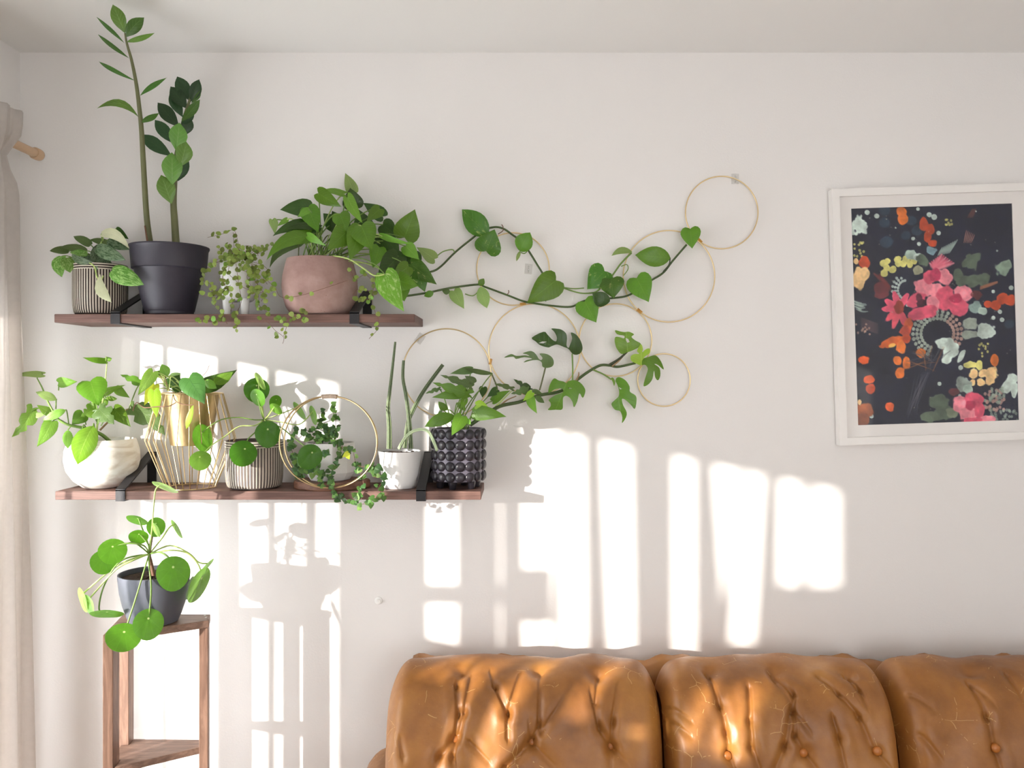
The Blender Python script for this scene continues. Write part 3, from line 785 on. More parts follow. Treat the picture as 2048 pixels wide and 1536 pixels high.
    for x, y, a, b, an, c in ((775, 1280, 44, 50, 0, LP), (850, 1255, 56, 46, 0, PK), (820, 1330, 56, 48, 0, LP), (880, 1310, 30, 50, 0, PK), (830, 1285, 30, 30, 0, (180, 50, 84)), (930, 1365, 46, 24, 0, LP), (840, 1372, 60, 20, 0, PK)): blob(x, y, a, b, c, an, .3)
    for k in range(40): blob(r.uniform(190, 1080), r.uniform(200, 1370), 3, 3, (170, 170, 150), 0, .1, .6)
    img *= (.95 + .1 * n3[..., None])
    return nw, nh, np.clip(img, 0, 255) / 255
M_FRAME = plain('white_frame', (238, 234, 230), .35, var=.02)
M_MAT = plain('mat_board', (233, 228, 224), .8, var=.02)
def frame_build():
    dF = .016
    cpx = ((1701.6 + 2035.8) / 2 , (417 + 840.7) / 2)
    C = P(cpx[0], cpx[1], dF)
    k = (D - .02) / F; rot = math.radians(1.85)
    ex = Vector((math.cos(rot), 0, math.sin(rot))); ez = Vector((-math.sin(rot), 0, math.cos(rot)))
    T = thing('framed_print', 'white framed floral print on a dark ground, hanging slightly crooked', 'picture', C)
    pw, ph = 322 * k / 2, 433.5 * k / 2; mw, mh = pw + 25.5 * k, ph + 23.5 * k; ow, oh = mw + 15 * k, mh + 15 * k
    def W(a, b, d): q = C + ex * a + ez * b; return Vector((q.x, -d, q.z))
    for (a0, b0), (a1, b1), (i0, j0), (i1, j1) in (((-ow, oh), (ow, oh), (-mw, mh), (mw, mh)), ((ow, oh), (ow, -oh), (mw, mh), (mw, -mh)),
                                                   ((ow, -oh), (-ow, -oh), (mw, -mh), (-mw, -mh)), ((-ow, -oh), (-ow, oh), (-mw, -mh), (-mw, mh))):
        v = []
        for d in (.002, .033): v += [W(a0, b0, d), W(a1, b1, d), W(i1, j1, d), W(i0, j0, d)]
        mk('moulding', v, [(0, 1, 2, 3), (7, 6, 5, 4), (0, 4, 5, 1), (1, 5, 6, 2), (2, 6, 7, 3), (3, 7, 4, 0)], M_FRAME, T, smooth=False)
    v = [W(-mw, -mh, .021), W(mw, -mh, .021), W(mw, mh, .021), W(-mw, mh, .021), W(-pw, -ph, .021), W(pw, -ph, .021), W(pw, ph, .021), W(-pw, ph, .021),
         W(-pw, -ph, .0185), W(pw, -ph, .0185), W(pw, ph, .0185), W(-pw, ph, .0185)]
    mk('mat_board', v, [(0, 1, 5, 4), (1, 2, 6, 5), (2, 3, 7, 6), (3, 0, 4, 7), (4, 5, 9, 8), (5, 6, 10, 9), (6, 7, 11, 10), (7, 4, 8, 11)], M_MAT, T, smooth=False)
    nw, nh, img = paint_print()
    us = np.linspace(-pw, pw, nw); vs_ = np.linspace(ph, -ph, nh)
    UU, VV = np.meshgrid(us, vs_)
    xs = C.x + ex.x * UU + ez.x * VV; zs = C.z + ex.z * UU + ez.z * VV
    verts = np.stack([xs, np.full_like(xs, -.0184), zs], -1).reshape(-1, 3)
    fc = [(j * nw + i, (j + 1) * nw + i, (j + 1) * nw + i + 1, j * nw + i + 1) for j in range(nh - 1) for i in range(nw - 1)]
    m = NT('floral_print'); at = m.new('ShaderNodeVertexColor'); at.layer_name = 'print'; m.link(at.outputs[0], m.b.inputs['Base Color']); m.set(.55)
    o = mk('print', verts.tolist(), fc, m.m, T, smooth=False)
    o['label'] = 'dark navy print of pink peonies, orange petals and sage leaves'
    ca = o.data.color_attributes.new('print', 'FLOAT_COLOR', 'POINT')
    l = np.where(img <= .04045, img / 12.92, ((img + .055) / 1.055) ** 2.4)
    ca.data.foreach_set('color', np.concatenate([l.reshape(-1, 3), np.ones((nw * nh, 1))], 1).astype(np.float32).ravel())
    v = [W(-mw, -mh, .024), W(mw, -mh, .024), W(mw, mh, .024), W(-mw, mh, .024)]
    mk('glazing', v, [(0, 1, 2, 3)], glassmat('picture_glass', .02), T, smooth=False)
frame_build()

# ------------------------------------------------------------------ gold ring trellis and clips on the wall
def goldmat(name, c, rough):
    m = NT(name); m.col(lin(c)); m.set(rough, 1.0); return m.m
M_GOLD = goldmat('gold_wire', (220, 196, 150), .32)
M_TIE = plain('amber_tie', (206, 150, 60), .4, .2)
tr = thing('ring_trellis', 'seven thin gold hoops tied edge to edge on the wall as a climbing frame', 'trellis', P(1150, 640, .008))
RINGS = [(1026, 538, 72.5), (1069, 699, 91.5), (1231, 680, 72.5), (1338, 552.5, 91.5), (1443.5, 425, 72.5), (893.5, 746, 88.5), (1328, 760, 52.5)]
for i, (x, y, r) in enumerate(RINGS):
    d = .012 + .0045 * (i % 2); k = (D - d) / F
    tube('ring', circle_pts(P(x, y, d), r * k, 90), .0019, M_GOLD, tr, raw=True, closed=True, seg=8)
for x, y, a in ((1046, 608, 8), (981, 723, 80), (1158.5, 692, 85), (1279, 622, -42), (1399, 481, -45), (1288, 722, 40)):
    c = P(x, y, .0142); e = Vector((math.cos(math.radians(a)), 0, math.sin(math.radians(a)))) * .0085
    pts = []
    sd = Vector((-e.z, 0, e.x)).normalized()
    for k in range(49):
        t = k / 48; an = t * 2 * math.pi * 6
        pts.append(c + e * (2 * t - 1) + sd * (.0042 * math.cos(an)) + Vector((0, -.0056 * math.sin(an), 0)))
    tube('tie', pts, .0011, M_TIE, tr, raw=True, seg=5)
def clearmat(name):
    m = NT(name); g = m.new('ShaderNodeBsdfGlossy'); g.inputs['Roughness'].default_value = .12
    t = m.new('ShaderNodeBsdfTransparent'); t.inputs[0].default_value = (.97, .97, .965, 1)
    x = m.new('ShaderNodeMixShader'); x.inputs[0].default_value = .1
    m.link(t.outputs[0], x.inputs[1]); m.link(g.outputs[0], x.inputs[2]); m.link(x.outputs[0], m.out.inputs[0]); return m.m
M_CLEAR = clearmat('clear_plastic')
for x, y, a, lb in ((1470, 358, 0, 'clear plastic wall clip at the top of the highest hoop'), (840, 677, 35, 'clear plastic wall clip tilted on the hoop behind the cactus stems'),
                    (1057, 538, 5, 'clear plastic wall clip with nothing on it, inside a hoop')):
    T = thing('wall_clip', lb, 'clip', P(x, y, .0), 'clear adhesive clips')
    c = P(x, y, 0); ra = math.radians(a); e1 = Vector((math.cos(ra), 0, -math.sin(ra))); e2 = Vector((math.sin(ra), 0, math.cos(ra)))
    hw, hh = .0115, .0155; pl = []
    for sx, sz in ((-1, -1), (1, -1), (1, 1), (-1, 1)): pl.append(e1 * (hw * sx) + e2 * (hh * sz))
    vv = [c + p + Vector((0, -.0004, 0)) for p in pl] + [c + p * .93 + Vector((0, -.0025, 0)) for p in pl]
    mk('plate', vv, [(0, 1, 2, 3), (7, 6, 5, 4), (0, 4, 5, 1), (1, 5, 6, 2), (2, 6, 7, 3), (3, 7, 4, 0)], M_CLEAR, T, smooth=False)
    hk = [c + e2 * .008 + Vector((0, -.002, 0)), c + e2 * .004 + Vector((0, -.010, 0)), c - e2 * .004 + Vector((0, -.013, 0)), c - e2 * .009 + Vector((0, -.009, 0)), c - e2 * .010 + Vector((0, -.003, 0))]
    tube('hook', hk, .0022, M_CLEAR, T, seg=8)
T = thing('wall_hook', 'small white hook stub on the wall between shelf and sofa', 'hook', P(757, 1201, 0))
v, f = lathe_vf([(.012, 0), (.0115, .002), (.006, .004), (.005, .010), (.007, .012), (.001, .013)], (0, 0, 0), 20)
c = P(757, 1201, 0); mk('base', [c + Vector((x, -z, y)) for x, y, z in v], f, M_TRIM, T, sharp=40)

# ------------------------------------------------------------------ corner plant stand
M_STAND = woodmat('stand_wood', (110, 82, 68), (168, 132, 112), scale=(24, 24, 2.4))
M_STANDT = woodmat('stand_wood_flat', (116, 90, 76), (172, 138, 120), scale=(3, 24, 24))
st = thing('corner_plant_stand', 'brown wooden corner stand with triangular shelves beneath the wall shelves', 'plant stand', (-.97, -.30, 0))
zt = EYE - .65
def neg(poly): return [(x, -d) for x, d in poly]
def prism(name, poly, z0, z1, mat, parent, bevel=.0015):
    v, f = prism_vf(neg(poly), z0, z1); o = mk(name, v, f, mat, parent, smooth=False)
    if bevel: b = o.modifiers.new('bevel', 'BEVEL'); b.width = bevel; b.segments = 2; b.limit_method = 'ANGLE'
    return o
prism('top', [(-1.0934, .222), (-.8517, .230), (-.835, .286), (-1.030, .405), (-1.0534, .4175)], zt - .020, zt, M_STANDT, st)
prism('post', [(-1.0577, .410), (-1.0360, .400), (-1.0397, .358), (-1.0620, .367)], 0, zt - .021, M_STAND, st)
prism('post', [(-1.0900, .226), (-1.0638, .227), (-1.0590, .268), (-1.0850, .270)], 0, zt - .021, M_STAND, st)
prism('post', [(-.8760, .232), (-.8530, .233), (-.8380, .284), (-.8600, .290)], 0, zt - .021, M_STAND, st)
for zs in (EYE - .992, EYE - 1.34):
    prism('lower_shelf', [(-1.0625, .232), (-.8770, .236), (-.8610, .284), (-1.0330, .398), (-1.0385, .356), (-1.060, .366), (-1.079, .271), (-1.0575, .269)], zs - .018, zs, M_STANDT, st)
v, f = join_vf([lathe_vf([(.0032, 0), (.003, .0006), (.0002, .0008)], (x, -d, zt), 12) for x, d in ((-.862, .243), (-.852, .262))])
mk('screw', v, f, M_TRIM, st)

# ------------------------------------------------------------------ plant materials
G_DARK = leafmat('leaf_dark', (54, 82, 28), vein=(76, 106, 44), rough=.33)
G_MID = leafmat('leaf_mid', (92, 134, 34), vein=(118, 156, 60), rough=.35)
G_LITE = leafmat('leaf_light', (112, 154, 52), vein=(152, 188, 92), rough=.36)
G_BRIGHT = leafmat('leaf_bright', (122, 172, 44), vein=(164, 200, 88), rough=.36)
G_LIME = leafmat('leaf_lime', (150, 186, 52), vein=(184, 206, 98), rough=.38, transl=.4)
G_YEL = leafmat('leaf_yellow', (186, 196, 52), vein=(206, 206, 96), rough=.4, transl=.4)
G_PALE = leafmat('leaf_underside', (138, 166, 92), vein=(170, 192, 124), rough=.5, transl=.35)
G_GREY = leafmat('leaf_greygreen', (90, 114, 62), vein=(120, 142, 92), rough=.35)
G_VAR = leafmat('leaf_variegated', (72, 118, 32), vein=(100, 142, 54), mottle=(206, 216, 128), mscale=4.5, mthr=.66, rough=.35)
G_BVAR = leafmat('leaf_bright_variegated', (116, 172, 52), vein=(160, 208, 100), mottle=(206, 226, 150), mscale=6, mthr=.60, rough=.36)
G_SATIN = leafmat('leaf_satin', (62, 88, 54), vein=(58, 82, 48), mottle=(124, 146, 112), mscale=7, mthr=.48, rough=.45)
G_SATB = leafmat('leaf_satin_bright', (92, 138, 50), vein=(84, 124, 46), mottle=(160, 196, 112), mscale=7, mthr=.52, rough=.45)
G_CREAM = leafmat('leaf_cream_underside', (222, 226, 184), vein=(232, 232, 200), rough=.5, transl=.35)
G_ZD = leafmat('leaf_zz_dark', (46, 72, 42), vein=(66, 92, 54), rough=.3, lat=7)
G_ZL = leafmat('leaf_zz_light', (104, 146, 62), vein=(160, 190, 116), rough=.3, lat=7)
G_ZM = leafmat('leaf_zz_mid', (74, 112, 48), vein=(120, 154, 84), rough=.3, lat=7)
G_VELV = leafmat('leaf_velvet', (72, 122, 54), vein=(42, 86, 34), rough=.42, lat=5)
G_TINY = leafmat('leaf_tiny', (142, 162, 74), vein=(156, 174, 92), rough=.45)
G_TINYD = leafmat('leaf_tiny_dark', (112, 128, 54), vein=(110, 124, 58), rough=.45)
G_FIG = leafmat('leaf_fig', (82, 122, 54), vein=(108, 150, 96), rough=.4)
G_FIGD = leafmat('leaf_fig_dark', (60, 92, 44), vein=(84, 120, 80), rough=.4)
G_FIGL = leafmat('leaf_fig_light', (118, 156, 74), vein=(140, 180, 110), rough=.4)
def pileamat(name, c, transl=.35):
    m = NT(name); base = lin(c); uv = m.coord('UV')
    mp = m.new('ShaderNodeMapping'); mp.inputs['Location'].default_value = (-.5, -.5, 0); m.link(uv, mp.inputs['Vector'])
    ln = m.new('ShaderNodeVectorMath', operation='LENGTH'); m.link(mp.outputs[0], ln.inputs[0]); r = ln.outputs['Value']
    sp = m.new('ShaderNodeSeparateXYZ'); m.link(mp.outputs[0], sp.inputs[0])
    an = m.math('ARCTAN2', sp.outputs[0], sp.outputs[1])
    ve = m.math('MULTIPLY', m.math('POWER', m.math('MAXIMUM', m.math('COSINE', m.math('MULTIPLY', an, 9.0)), 0.0), 30.0), .22)
    n = m.noise(m.coord('Object'), 70, 3)
    col = m.mix(n, tuple(v * .8 for v in base), tuple(min(1, v * 1.2) for v in base))
    col = m.mix(ve, col, tuple(min(1, v * 1.7 + .02) for v in base))
    col = m.mix(m.math('LESS_THAN', r, .035), col, lin((206, 222, 150)))
    m.col(col); m.set(.32); m.bump(m.math('ADD', ve, m.math('MULTIPLY', n, .5)), .2, .002)
    t = m.new('ShaderNodeBsdfTranslucent'); m.link(m.mix(.5, col, tuple(min(1, v * 1.9) for v in base)), t.inputs['Color'])
    x = m.new('ShaderNodeMixShader'); x.inputs[0].default_value = transl
    m.link(m.b.outputs[0], x.inputs[1]); m.link(t.outputs[0], x.inputs[2]); m.link(x.outputs[0], m.out.inputs[0])
    return m.m
PIL_D, PIL_M, PIL_L, PIL_P = pileamat('pilea_deep', (62, 112, 22)), pileamat('pilea_mid', (88, 140, 34)), pileamat('pilea_light', (112, 158, 58)), pileamat('pilea_pale', (140, 174, 88))
S_GREEN = plain('stem_green', (110, 140, 62), .5); S_PALE = plain('stem_pale', (176, 196, 112), .5); S_DARK = plain('stem_dark', (52, 58, 34), .5)
S_OLIVE = plain('stem_olive', (98, 100, 62), .5); S_BROWN = plain('stem_brown', (112, 76, 54), .6); S_VINE = plain('vine_green', (64, 84, 36), .45, var=.5, scale=14)
S_TAN = plain('stem_tan', (150, 122, 86), .6)
M_SOIL = plain('potting_soil', (58, 42, 34), .95, var=.6, scale=220, bump=1.0, bscale=260)
def soil(parent, c, r, seed=1, name='soil'):
    rr = random.Random(seed); seg, rings = 24, 6; v, f = [(c[0], c[1], c[2] + .004)], []
    for j in range(1, rings + 1):
        for i in range(seg):
            a = 2 * math.pi * i / seg; q = r * j / rings
            v.append((c[0] + q * math.cos(a), c[1] + q * math.sin(a), c[2] + (rr.uniform(-.004, .005) if j < rings else -.002)))
    for i in range(seg): f.append((0, 1 + i, 1 + (i + 1) % seg))
    for j in range(rings - 1):
        for i in range(seg): a = 1 + j * seg; i2 = (i + 1) % seg; f.append((a + i, a + seg + i, a + seg + i2, a + i2))
    return mk(name, v, f, M_SOIL, parent, smooth=False)
def xat(px, d): return (px - CX) * (D - d) / F
M_STRB = plain('dark_stoneware', (70, 58, 52), .7, var=.25, scale=60, bump=.2)
M_CREAM = plain('cream_glaze', (232, 222, 202), .55, var=.04)
M_STRG = plain('grey_stoneware', (104, 92, 86), .7, var=.25, scale=60, bump=.2)
def striped_pot(T, c, R, H, n, body):
    prof = [(R * .80, 0), (R * .90, .004), (R * .955, .012), (R * .985, .026), (R, .05), (R, H - .004), (R * .99, H), (R * .93, H), (R * .92, H - .03)]
    lathe('pot', prof, c, body, T, seg=64)
    vs_, fs_ = [], []
    outer = [(R * .93, .006), (R * .975, .016), (R * 1.0, .03), (R * 1.012, .052), (R * 1.012, H - .019)]
    for i in range(n):
        a = 2 * math.pi * i / n; wd = .0011; s = len(vs_)
        for r, z in outer:
            for sg in (-1, 1): vs_.append((c[0] + r * math.cos(a) - sg * wd * math.sin(a), c[1] + r * math.sin(a) + sg * wd * math.cos(a), c[2] + z))
        for j in range(len(outer) - 1): fs_.append((s + 2 * j, s + 2 * j + 1, s + 2 * j + 3, s + 2 * j + 2))
    mk('stripes', vs_, fs_, M_CREAM, T, smooth=False)
    for zz in (H - .017, H - .010, H - .003):
        tube('rim_band', circle_pts((c[0], c[1], c[2] + zz), R * 1.003, 64, Vector((1, 0, 0)), Vector((0, 1, 0))), .0012, M_CREAM, T, raw=True, closed=True, seg=6)

# ================================================================== upper shelf
# --- satin pothos in the dark striped pot
d0 = .108; c = (-1.2165, -d0, ZUa)
T = thing('potted_satin_pothos', 'mottled grey-green trailing plant in a dark striped pot, left end of upper shelf', 'potted plant', c)
striped_pot(T, c, .0725, .148, 60, M_STRB)
soil(T, (c[0], c[1], c[2] + .128), .066, 2)
org = Vector((c[0], c[1], c[2] + .13))
for bx, by, tx, ty, w, m, d, dt, roll, bend, side, sh in (
    (640, 690, 830, 790, 150, G_SATIN, .10, .12, 0, .05, .05, 'satin'), (710, 590, 825, 690, 70, G_DARK, .08, .08, 20, .1, 0, 'satin'),
    (470, 830, 400, 960, 120, G_SATIN, .12, .15, 10, .05, 0, 'satin'), (600, 760, 470, 950, 150, G_SATIN, .13, .17, 0, .05, 0, 'satin'),
    (640, 880, 520, 975, 130, G_SATIN, .14, .18, 0, .05, 0, 'satin'), (650, 745, 465, 695, 90, G_GREY, .10, .10, 40, .1, 0, 'satin'),
    (470, 745, 310, 662, 100, G_GREY, .10, .10, 35, .1, 0, 'satin'), (430, 800, 188, 765, 95, G_GREY, .12, .13, 40, .12, 0, 'satin'),
    (270, 800, 90, 800, 90, G_GREY, .12, .12, 35, .12, 0, 'satin'), (440, 830, 275, 815, 75, G_SATB, .15, .16, 30, .1, 0, 'satin'),
    (300, 855, 500, 905, 90, G_SATIN, .17, .19, 30, .12, 0, 'satin'), (200, 850, 205, 1045, 125, G_SATB, .15, .16, 10, .06, -.12, 'satin'),
    (245, 868, 282, 1003, 125, G_SATB, .16, .17, 0, .06, 0, 'satin'), (525, 775, 800, 885, 140, G_SATIN, .17, .19, 5, .06, 0, 'satin'),
    (572, 640, 842, 790, 105, G_CREAM, .16, .165, 20, .1, .22, 'satin'), (560, 1015, 668, 1280, 105, G_CREAM, .20, .21, 15, .08, -.14, 'lance'),
    (668, 985, 968, 1115, 180, G_SATB, .20, .21, 0, .06, 0, 'satin')):
    o, B = leaf(T, 'B', sh, bx, by, tx, ty, w, m, d, dt, roll, 12, bend, side)
    if by < 900: petiole(T, org + Vector((random.uniform(-.03, .03), random.uniform(-.02, .03), 0)), B, .0016, S_GREEN, .012)
tube('stem', [PZ('B', 440, 900, .185), PZ('B', 505, 945, .195), PZ('B', 530, 1040, .2), PZ('B', 560, 1080, .2), PZ('B', 590, 1030, .2)], .0018, S_PALE, T)
tube('stem', [PZ('B', 560, 740, .13), PZ('B', 585, 690, .14), PZ('B', 575, 645, .15)], .0022, S_PALE, T)

# --- tall fern-leaved plant in the dark plastic pot
d0 = .112; c = (xat(339, d0), -d0, ZUa)
T = thing('potted_tall_plant', 'tall two-stemmed plant with glossy leaflets in a black plastic pot', 'potted plant', c)
M_BLKP = plain('black_plastic', (46, 42, 52), .5, var=.1, bump=.08, bscale=500)
k = (D - d0 + 0) / F * .965
lathe('pot', [(.062, 0), (.066, .004), (.066, .012), (.0685, .016), (.094, .131), (.0955, .133), (.1015, .135), (.106, .190), (.1095, .196), (.1095, .200), (.103, .2), (.101, .14)], c, M_BLKP, T, seg=64, sharp=30)
soil(T, (c[0], c[1], c[2] + .180), .100, 3)
s1 = [(301, 505), (300, 486), (293, 430), (287, 330), (283, 260), (278, 210), (272, 165), (263, 120), (254, 88), (250, 66)]
zd = lambda y: .105 + .275 * max(0, (488 - y) / 479) ** 1.15          # the tall stem leans out into the room
tube('stem', [P(x, y, zd(y)) for x, y in s1], (.0098, .0022), S_OLIVE, T, seg=12)
s2 = [(353, 505), (352, 488), (349, 440), (347, 405), (349, 360), (350, 330), (355, 300), (362, 262), (370, 230), (378, 205), (386, 178)]
tube('stem', [P(x, y, .105) for x, y in s2], (.0115, .003), S_OLIVE, T, seg=12)
tube('stub', [PZ('B', 1005, 740, .13), PZ('B', 975, 565, .13)], (.003, .0018), S_BROWN, T)
for bx, by, tx, ty, w, m, roll, bend, side, d in (
    (1165, 310, 1050, 42, 135, G_ZL, 0, .05, 0, .105), (1175, 345, 1342, 162, 125, G_ZM, 0, .05, .05, .11), (1180, 390, 1440, 308, 70, G_ZL, 40, .14, .10, .105),
    (1162, 405, 898, 158, 62, G_ZM, 50, .05, .06, .10), (1205, 545, 912, 320, 62, G_ZM, 45, .05, .08, .105), (1255, 750, 920, 572, 62, G_ZM, 45, .1, .14, .105),
    (1305, 892, 1555, 722, 70, G_ZM, 45, .05, .10, .105), (1290, 1092, 905, 1008, 95, G_ZL, 35, .1, -.22, .11), (1322, 1142, 1482, 1052, 85, G_ZM, 45, .1, .12, .105),
    (1770, 940, 1648, 712, 140, G_ZD, 0, .05, 0, .10), (1770, 950, 1855, 738, 115, G_ZD, 10, .05, 0, .105), (1740, 1010, 1588, 805, 140, G_ZD, 0, .05, 0, .105),
    (1700, 1090, 1578, 872, 110, G_ZD, 10, .05, 0, .10), (1665, 1185, 1468, 955, 140, G_ZD, 0, .05, 0, .105), (1625, 1340, 1440, 1115, 125, G_ZD, 5, .05, 0, .105),
    (1600, 1455, 1308, 1252, 135, G_ZD, 0, .05, 0, .11), (1780, 960, 1872, 838, 70, G_ZM, 50, .05, 0, .10), (1690, 1130, 1862, 925, 95, G_ZM, 20, .05, 0, .12),
    (1690, 1170, 1800, 1010, 100, G_ZD, 15, .05, 0, .11), (1720, 1260, 1770, 1090, 110, G_ZD, 10, .05, 0, .10), (1640, 1405, 1670, 1142, 175, G_ZL, 5, .06, 0, .13),
    (1680, 1550, 1735, 1318, 165, G_ZL, 10, .06, 0, .125), (1605, 1720, 1600, 1418, 195, G_ZL, 0, .06, 0, .13), (1650, 1690, 1740, 1450, 120, G_ZD, 20, .05, 0, .10)):
    if bx < 1340: leaf(T, 'A', 'lance', bx, by, tx, ty, w, m, zd(by * .2148) + .002, zd(by * .2148) + .02, roll, 20, bend, side)
    else: leaf(T, 'A', 'lance', bx, by, tx, ty, w, m, d, d, roll, 20, bend, side)
leaf(T, 'B', 'lance', 1225, 362, 1128, 92, 175, G_ZL, .125, .13, 5, 22, .06, 0)

# --- wiry vine in the white footed pot
d0 = .10; c = (xat(477, d0), -d0, ZUa)
T = thing('potted_wire_vine', 'wiry vine with tiny round leaves spilling over a white footed pot', 'potted plant', c)
M_WHT = plain('white_ceramic', (236, 234, 232), .45, var=.03)
lathe('pot', [(.036, .044), (.043, .048), (.047, .058), (.052, .15), (.050, .154), (.046, .154), (.045, .13)], c, M_WHT, T, seg=48)
for a in (-2.45, -.69, 1.57):
    x, y = c[0] + .033 * math.cos(a), c[1] + .033 * math.sin(a)
    lathe('foot', [(.009, 0), (.010, .004), (.014, .05)], (x, y, c[2]), M_WHT, T, seg=16)
soil(T, (c[0], c[1], c[2] + .135), .045, 4)
strands = [  # (zoom, points, depth from, depth to, leaves)
 ('O', [(590, 430), (600, 340), (545, 130), (440, 160), (330, 190), (215, 215)], .10, .13, 9), ('O', [(545, 430), (540, 300), (530, 150)], .09, .1, 3),
 ('O', [(500, 470), (430, 458), (330, 490), (310, 580)], .13, .17, 5), ('O', [(600, 430), (660, 330), (740, 320), (820, 360), (835, 440)], .11, .14, 6),
 ('O', [(680, 450), (760, 400), (870, 350), (930, 340), (1000, 290)], .12, .15, 10), ('O', [(680, 460), (780, 420), (880, 400), (950, 350)], .10, .12, 8),
 ('O', [(520, 470), (470, 640), (560, 740), (640, 820), (780, 880)], .16, .19, 9), ('O', [(450, 480), (400, 380), (350, 355)], .12, .13, 6),
 ('O', [(440, 480), (250, 560), (180, 650), (170, 740), (250, 790), (270, 870)], .14, .2, 15), ('O', [(480, 490), (400, 700), (430, 850), (300, 930), (160, 930)], .16, .2, 16),
 ('O', [(500, 800), (380, 900), (300, 1000), (340, 1090), (420, 1165)], .17, .2, 9), ('O', [(560, 500), (600, 800), (630, 1000), (560, 1180), (590, 1260), (560, 1370)], .17, .22, 12),
 ('O', [(300, 1180), (200, 1230), (130, 1250), (50, 1205)], .215, .215, 5), ('O', [(420, 1160), (330, 1260), (380, 1180), (460, 1280)], .21, .22, 7),
 ('O', [(760, 520), (820, 700), (840, 900), (850, 1040), (900, 1090), (1000, 1170), (1160, 1230), (1350, 1150), (1450, 1130)], .15, .23, 26),
 ('O', [(840, 1170), (960, 1260), (1050, 1360), (1150, 1440), (1140, 1520)], .22, .225, 5), ('O', [(1160, 1230), (1190, 1290), (1150, 1430)], .225, .225, 5),
 ('O', [(1300, 1180), (1400, 1250), (1440, 1200)], .23, .23, 6), ('O', [(720, 500), (900, 560), (960, 640), (900, 700), (950, 790)], .14, .18, 12),
 ('O', [(700, 480), (760, 560), (700, 700), (760, 850), (700, 980)], .16, .19, 14), ('O', [(650, 470), (620, 600), (720, 650), (820, 780), (900, 900), (880, 1000)], .165, .2, 16),
 ('O', [(580, 460), (480, 560), (420, 600), (410, 750), (480, 860), (520, 1000), (500, 1120)], .165, .2, 15), ('O', [(640, 450), (700, 380), (760, 360)], .12, .12, 7),
 ('O', [(560, 450), (480, 360), (480, 300)], .11, .12, 7), ('O', [(620, 440), (600, 380), (660, 330)], .13, .13, 6), ('O', [(780, 900), (960, 870), (1030, 800)], .19, .2, 6),
 ('C', [(600, 900), (670, 970), (720, 1040), (860, 1030), (1000, 990), (1240, 910)], .21, .245, 8),
 ('C', [(1270, 830), (1300, 900), (1380, 865), (1440, 940), (1440, 1100), (1490, 1260), (1410, 1370)], .21, .235, 14),
 ('C', [(1440, 1020), (1390, 985), (1320, 980), (1285, 1020)], .22, .235, 6), ('C', [(1440, 1050), (1390, 1060), (1330, 1080)], .225, .23, 6),
 ('O', [(600, 460), (560, 420), (640, 400), (720, 440), (780, 480)], .15, .16, 14), ('O', [(640, 560), (700, 600), (760, 640), (720, 700)], .185, .19, 14),
 ('O', [(780, 540), (840, 600), (780, 660), (850, 720)], .17, .18, 10), ('O', [(330, 900), (370, 950), (420, 920)], .2, .2, 6)]
def tiny_mesh(name, heart=False):
    pts = SH['heart'] if heart else [(0, 0), (-.02, .2), (.1, .42), (.32, .52), (.6, .48), (.82, .33), (.95, .14), (1, 0)]
    v = [(0, 0, 0)]; n = len(pts); right = [(b, a, -.25 * b * b * 1.2) for a, b in pts]; left = [(-x, y, z) for x, y, z in right[1:-1]]
    ring = right + left[::-1]
    cen = (0, .45, .06); vv = [cen] + ring; f = [(0, 1 + i, 1 + (i + 1) % len(ring)) for i in range(len(ring))]
    me = bpy.data.meshes.new(name); me.from_pydata(vv, [], f)
    l = me.uv_layers.new(name='UVMap')
    for lp in me.loops:
        x, y, z = vv[lp.vertex_index]; l.data[lp.index].uv = (y, .5 + x * .9)
    me.polygons.foreach_set('use_smooth', np.ones(len(f), bool)); return me
def tiny_set(heart, mats):
    out = []
    for m in mats:
        me = tiny_mesh('tiny_leaf', heart); me.materials.append(m); out.append(me)
    return out
def sprig(T, strands, meshes, size, stem, rs, seed, wts=None, jit=.006):
    r = random.Random(seed); off = T.location
    for z, pts, da, db, n in strands:
        q = [PZ(z, x, y, da + (db - da) * i / (len(pts) - 1)) for i, (x, y) in enumerate(pts)]
        path = smooth_path(q, 8)
        tube('vine_stem', path, rs, stem, T, raw=True, seg=5)
        for i in range(n):
            t = (i + .5 + r.uniform(-.3, .3)) / n; p = path[min(len(path) - 1, int(t * (len(path) - 1)))]
            o = bpy.data.objects.new('leaf', r.choices(meshes, wts)[0]); COL.objects.link(o); o.parent = T
            s = size * r.uniform(.7, 1.2)
            nrm = Vector((r.uniform(-.7, .7), -1, r.uniform(-.5, .8))).normalized()
            an = r.uniform(0, 6.28); ax = Vector((math.cos(an), 0, math.sin(an))); ax = (ax - nrm * ax.dot(nrm)).normalized()
            bx = ax.cross(nrm)
            pos = p + Vector((r.uniform(-jit, jit), -r.uniform(0, jit), r.uniform(-jit, jit)))
            if pos.y > -.012: pos.y = -.012
            M = Matrix((bx * s, ax * s, nrm * s)).transposed().to_4x4(); M.translation = pos - off
            o.matrix_local = M
TM = tiny_set(False, [G_TINY, G_TINYD, G_LITE])
sprig(T, strands, TM, .0135, S_BROWN, .0006, 3, [5, 4, 1])

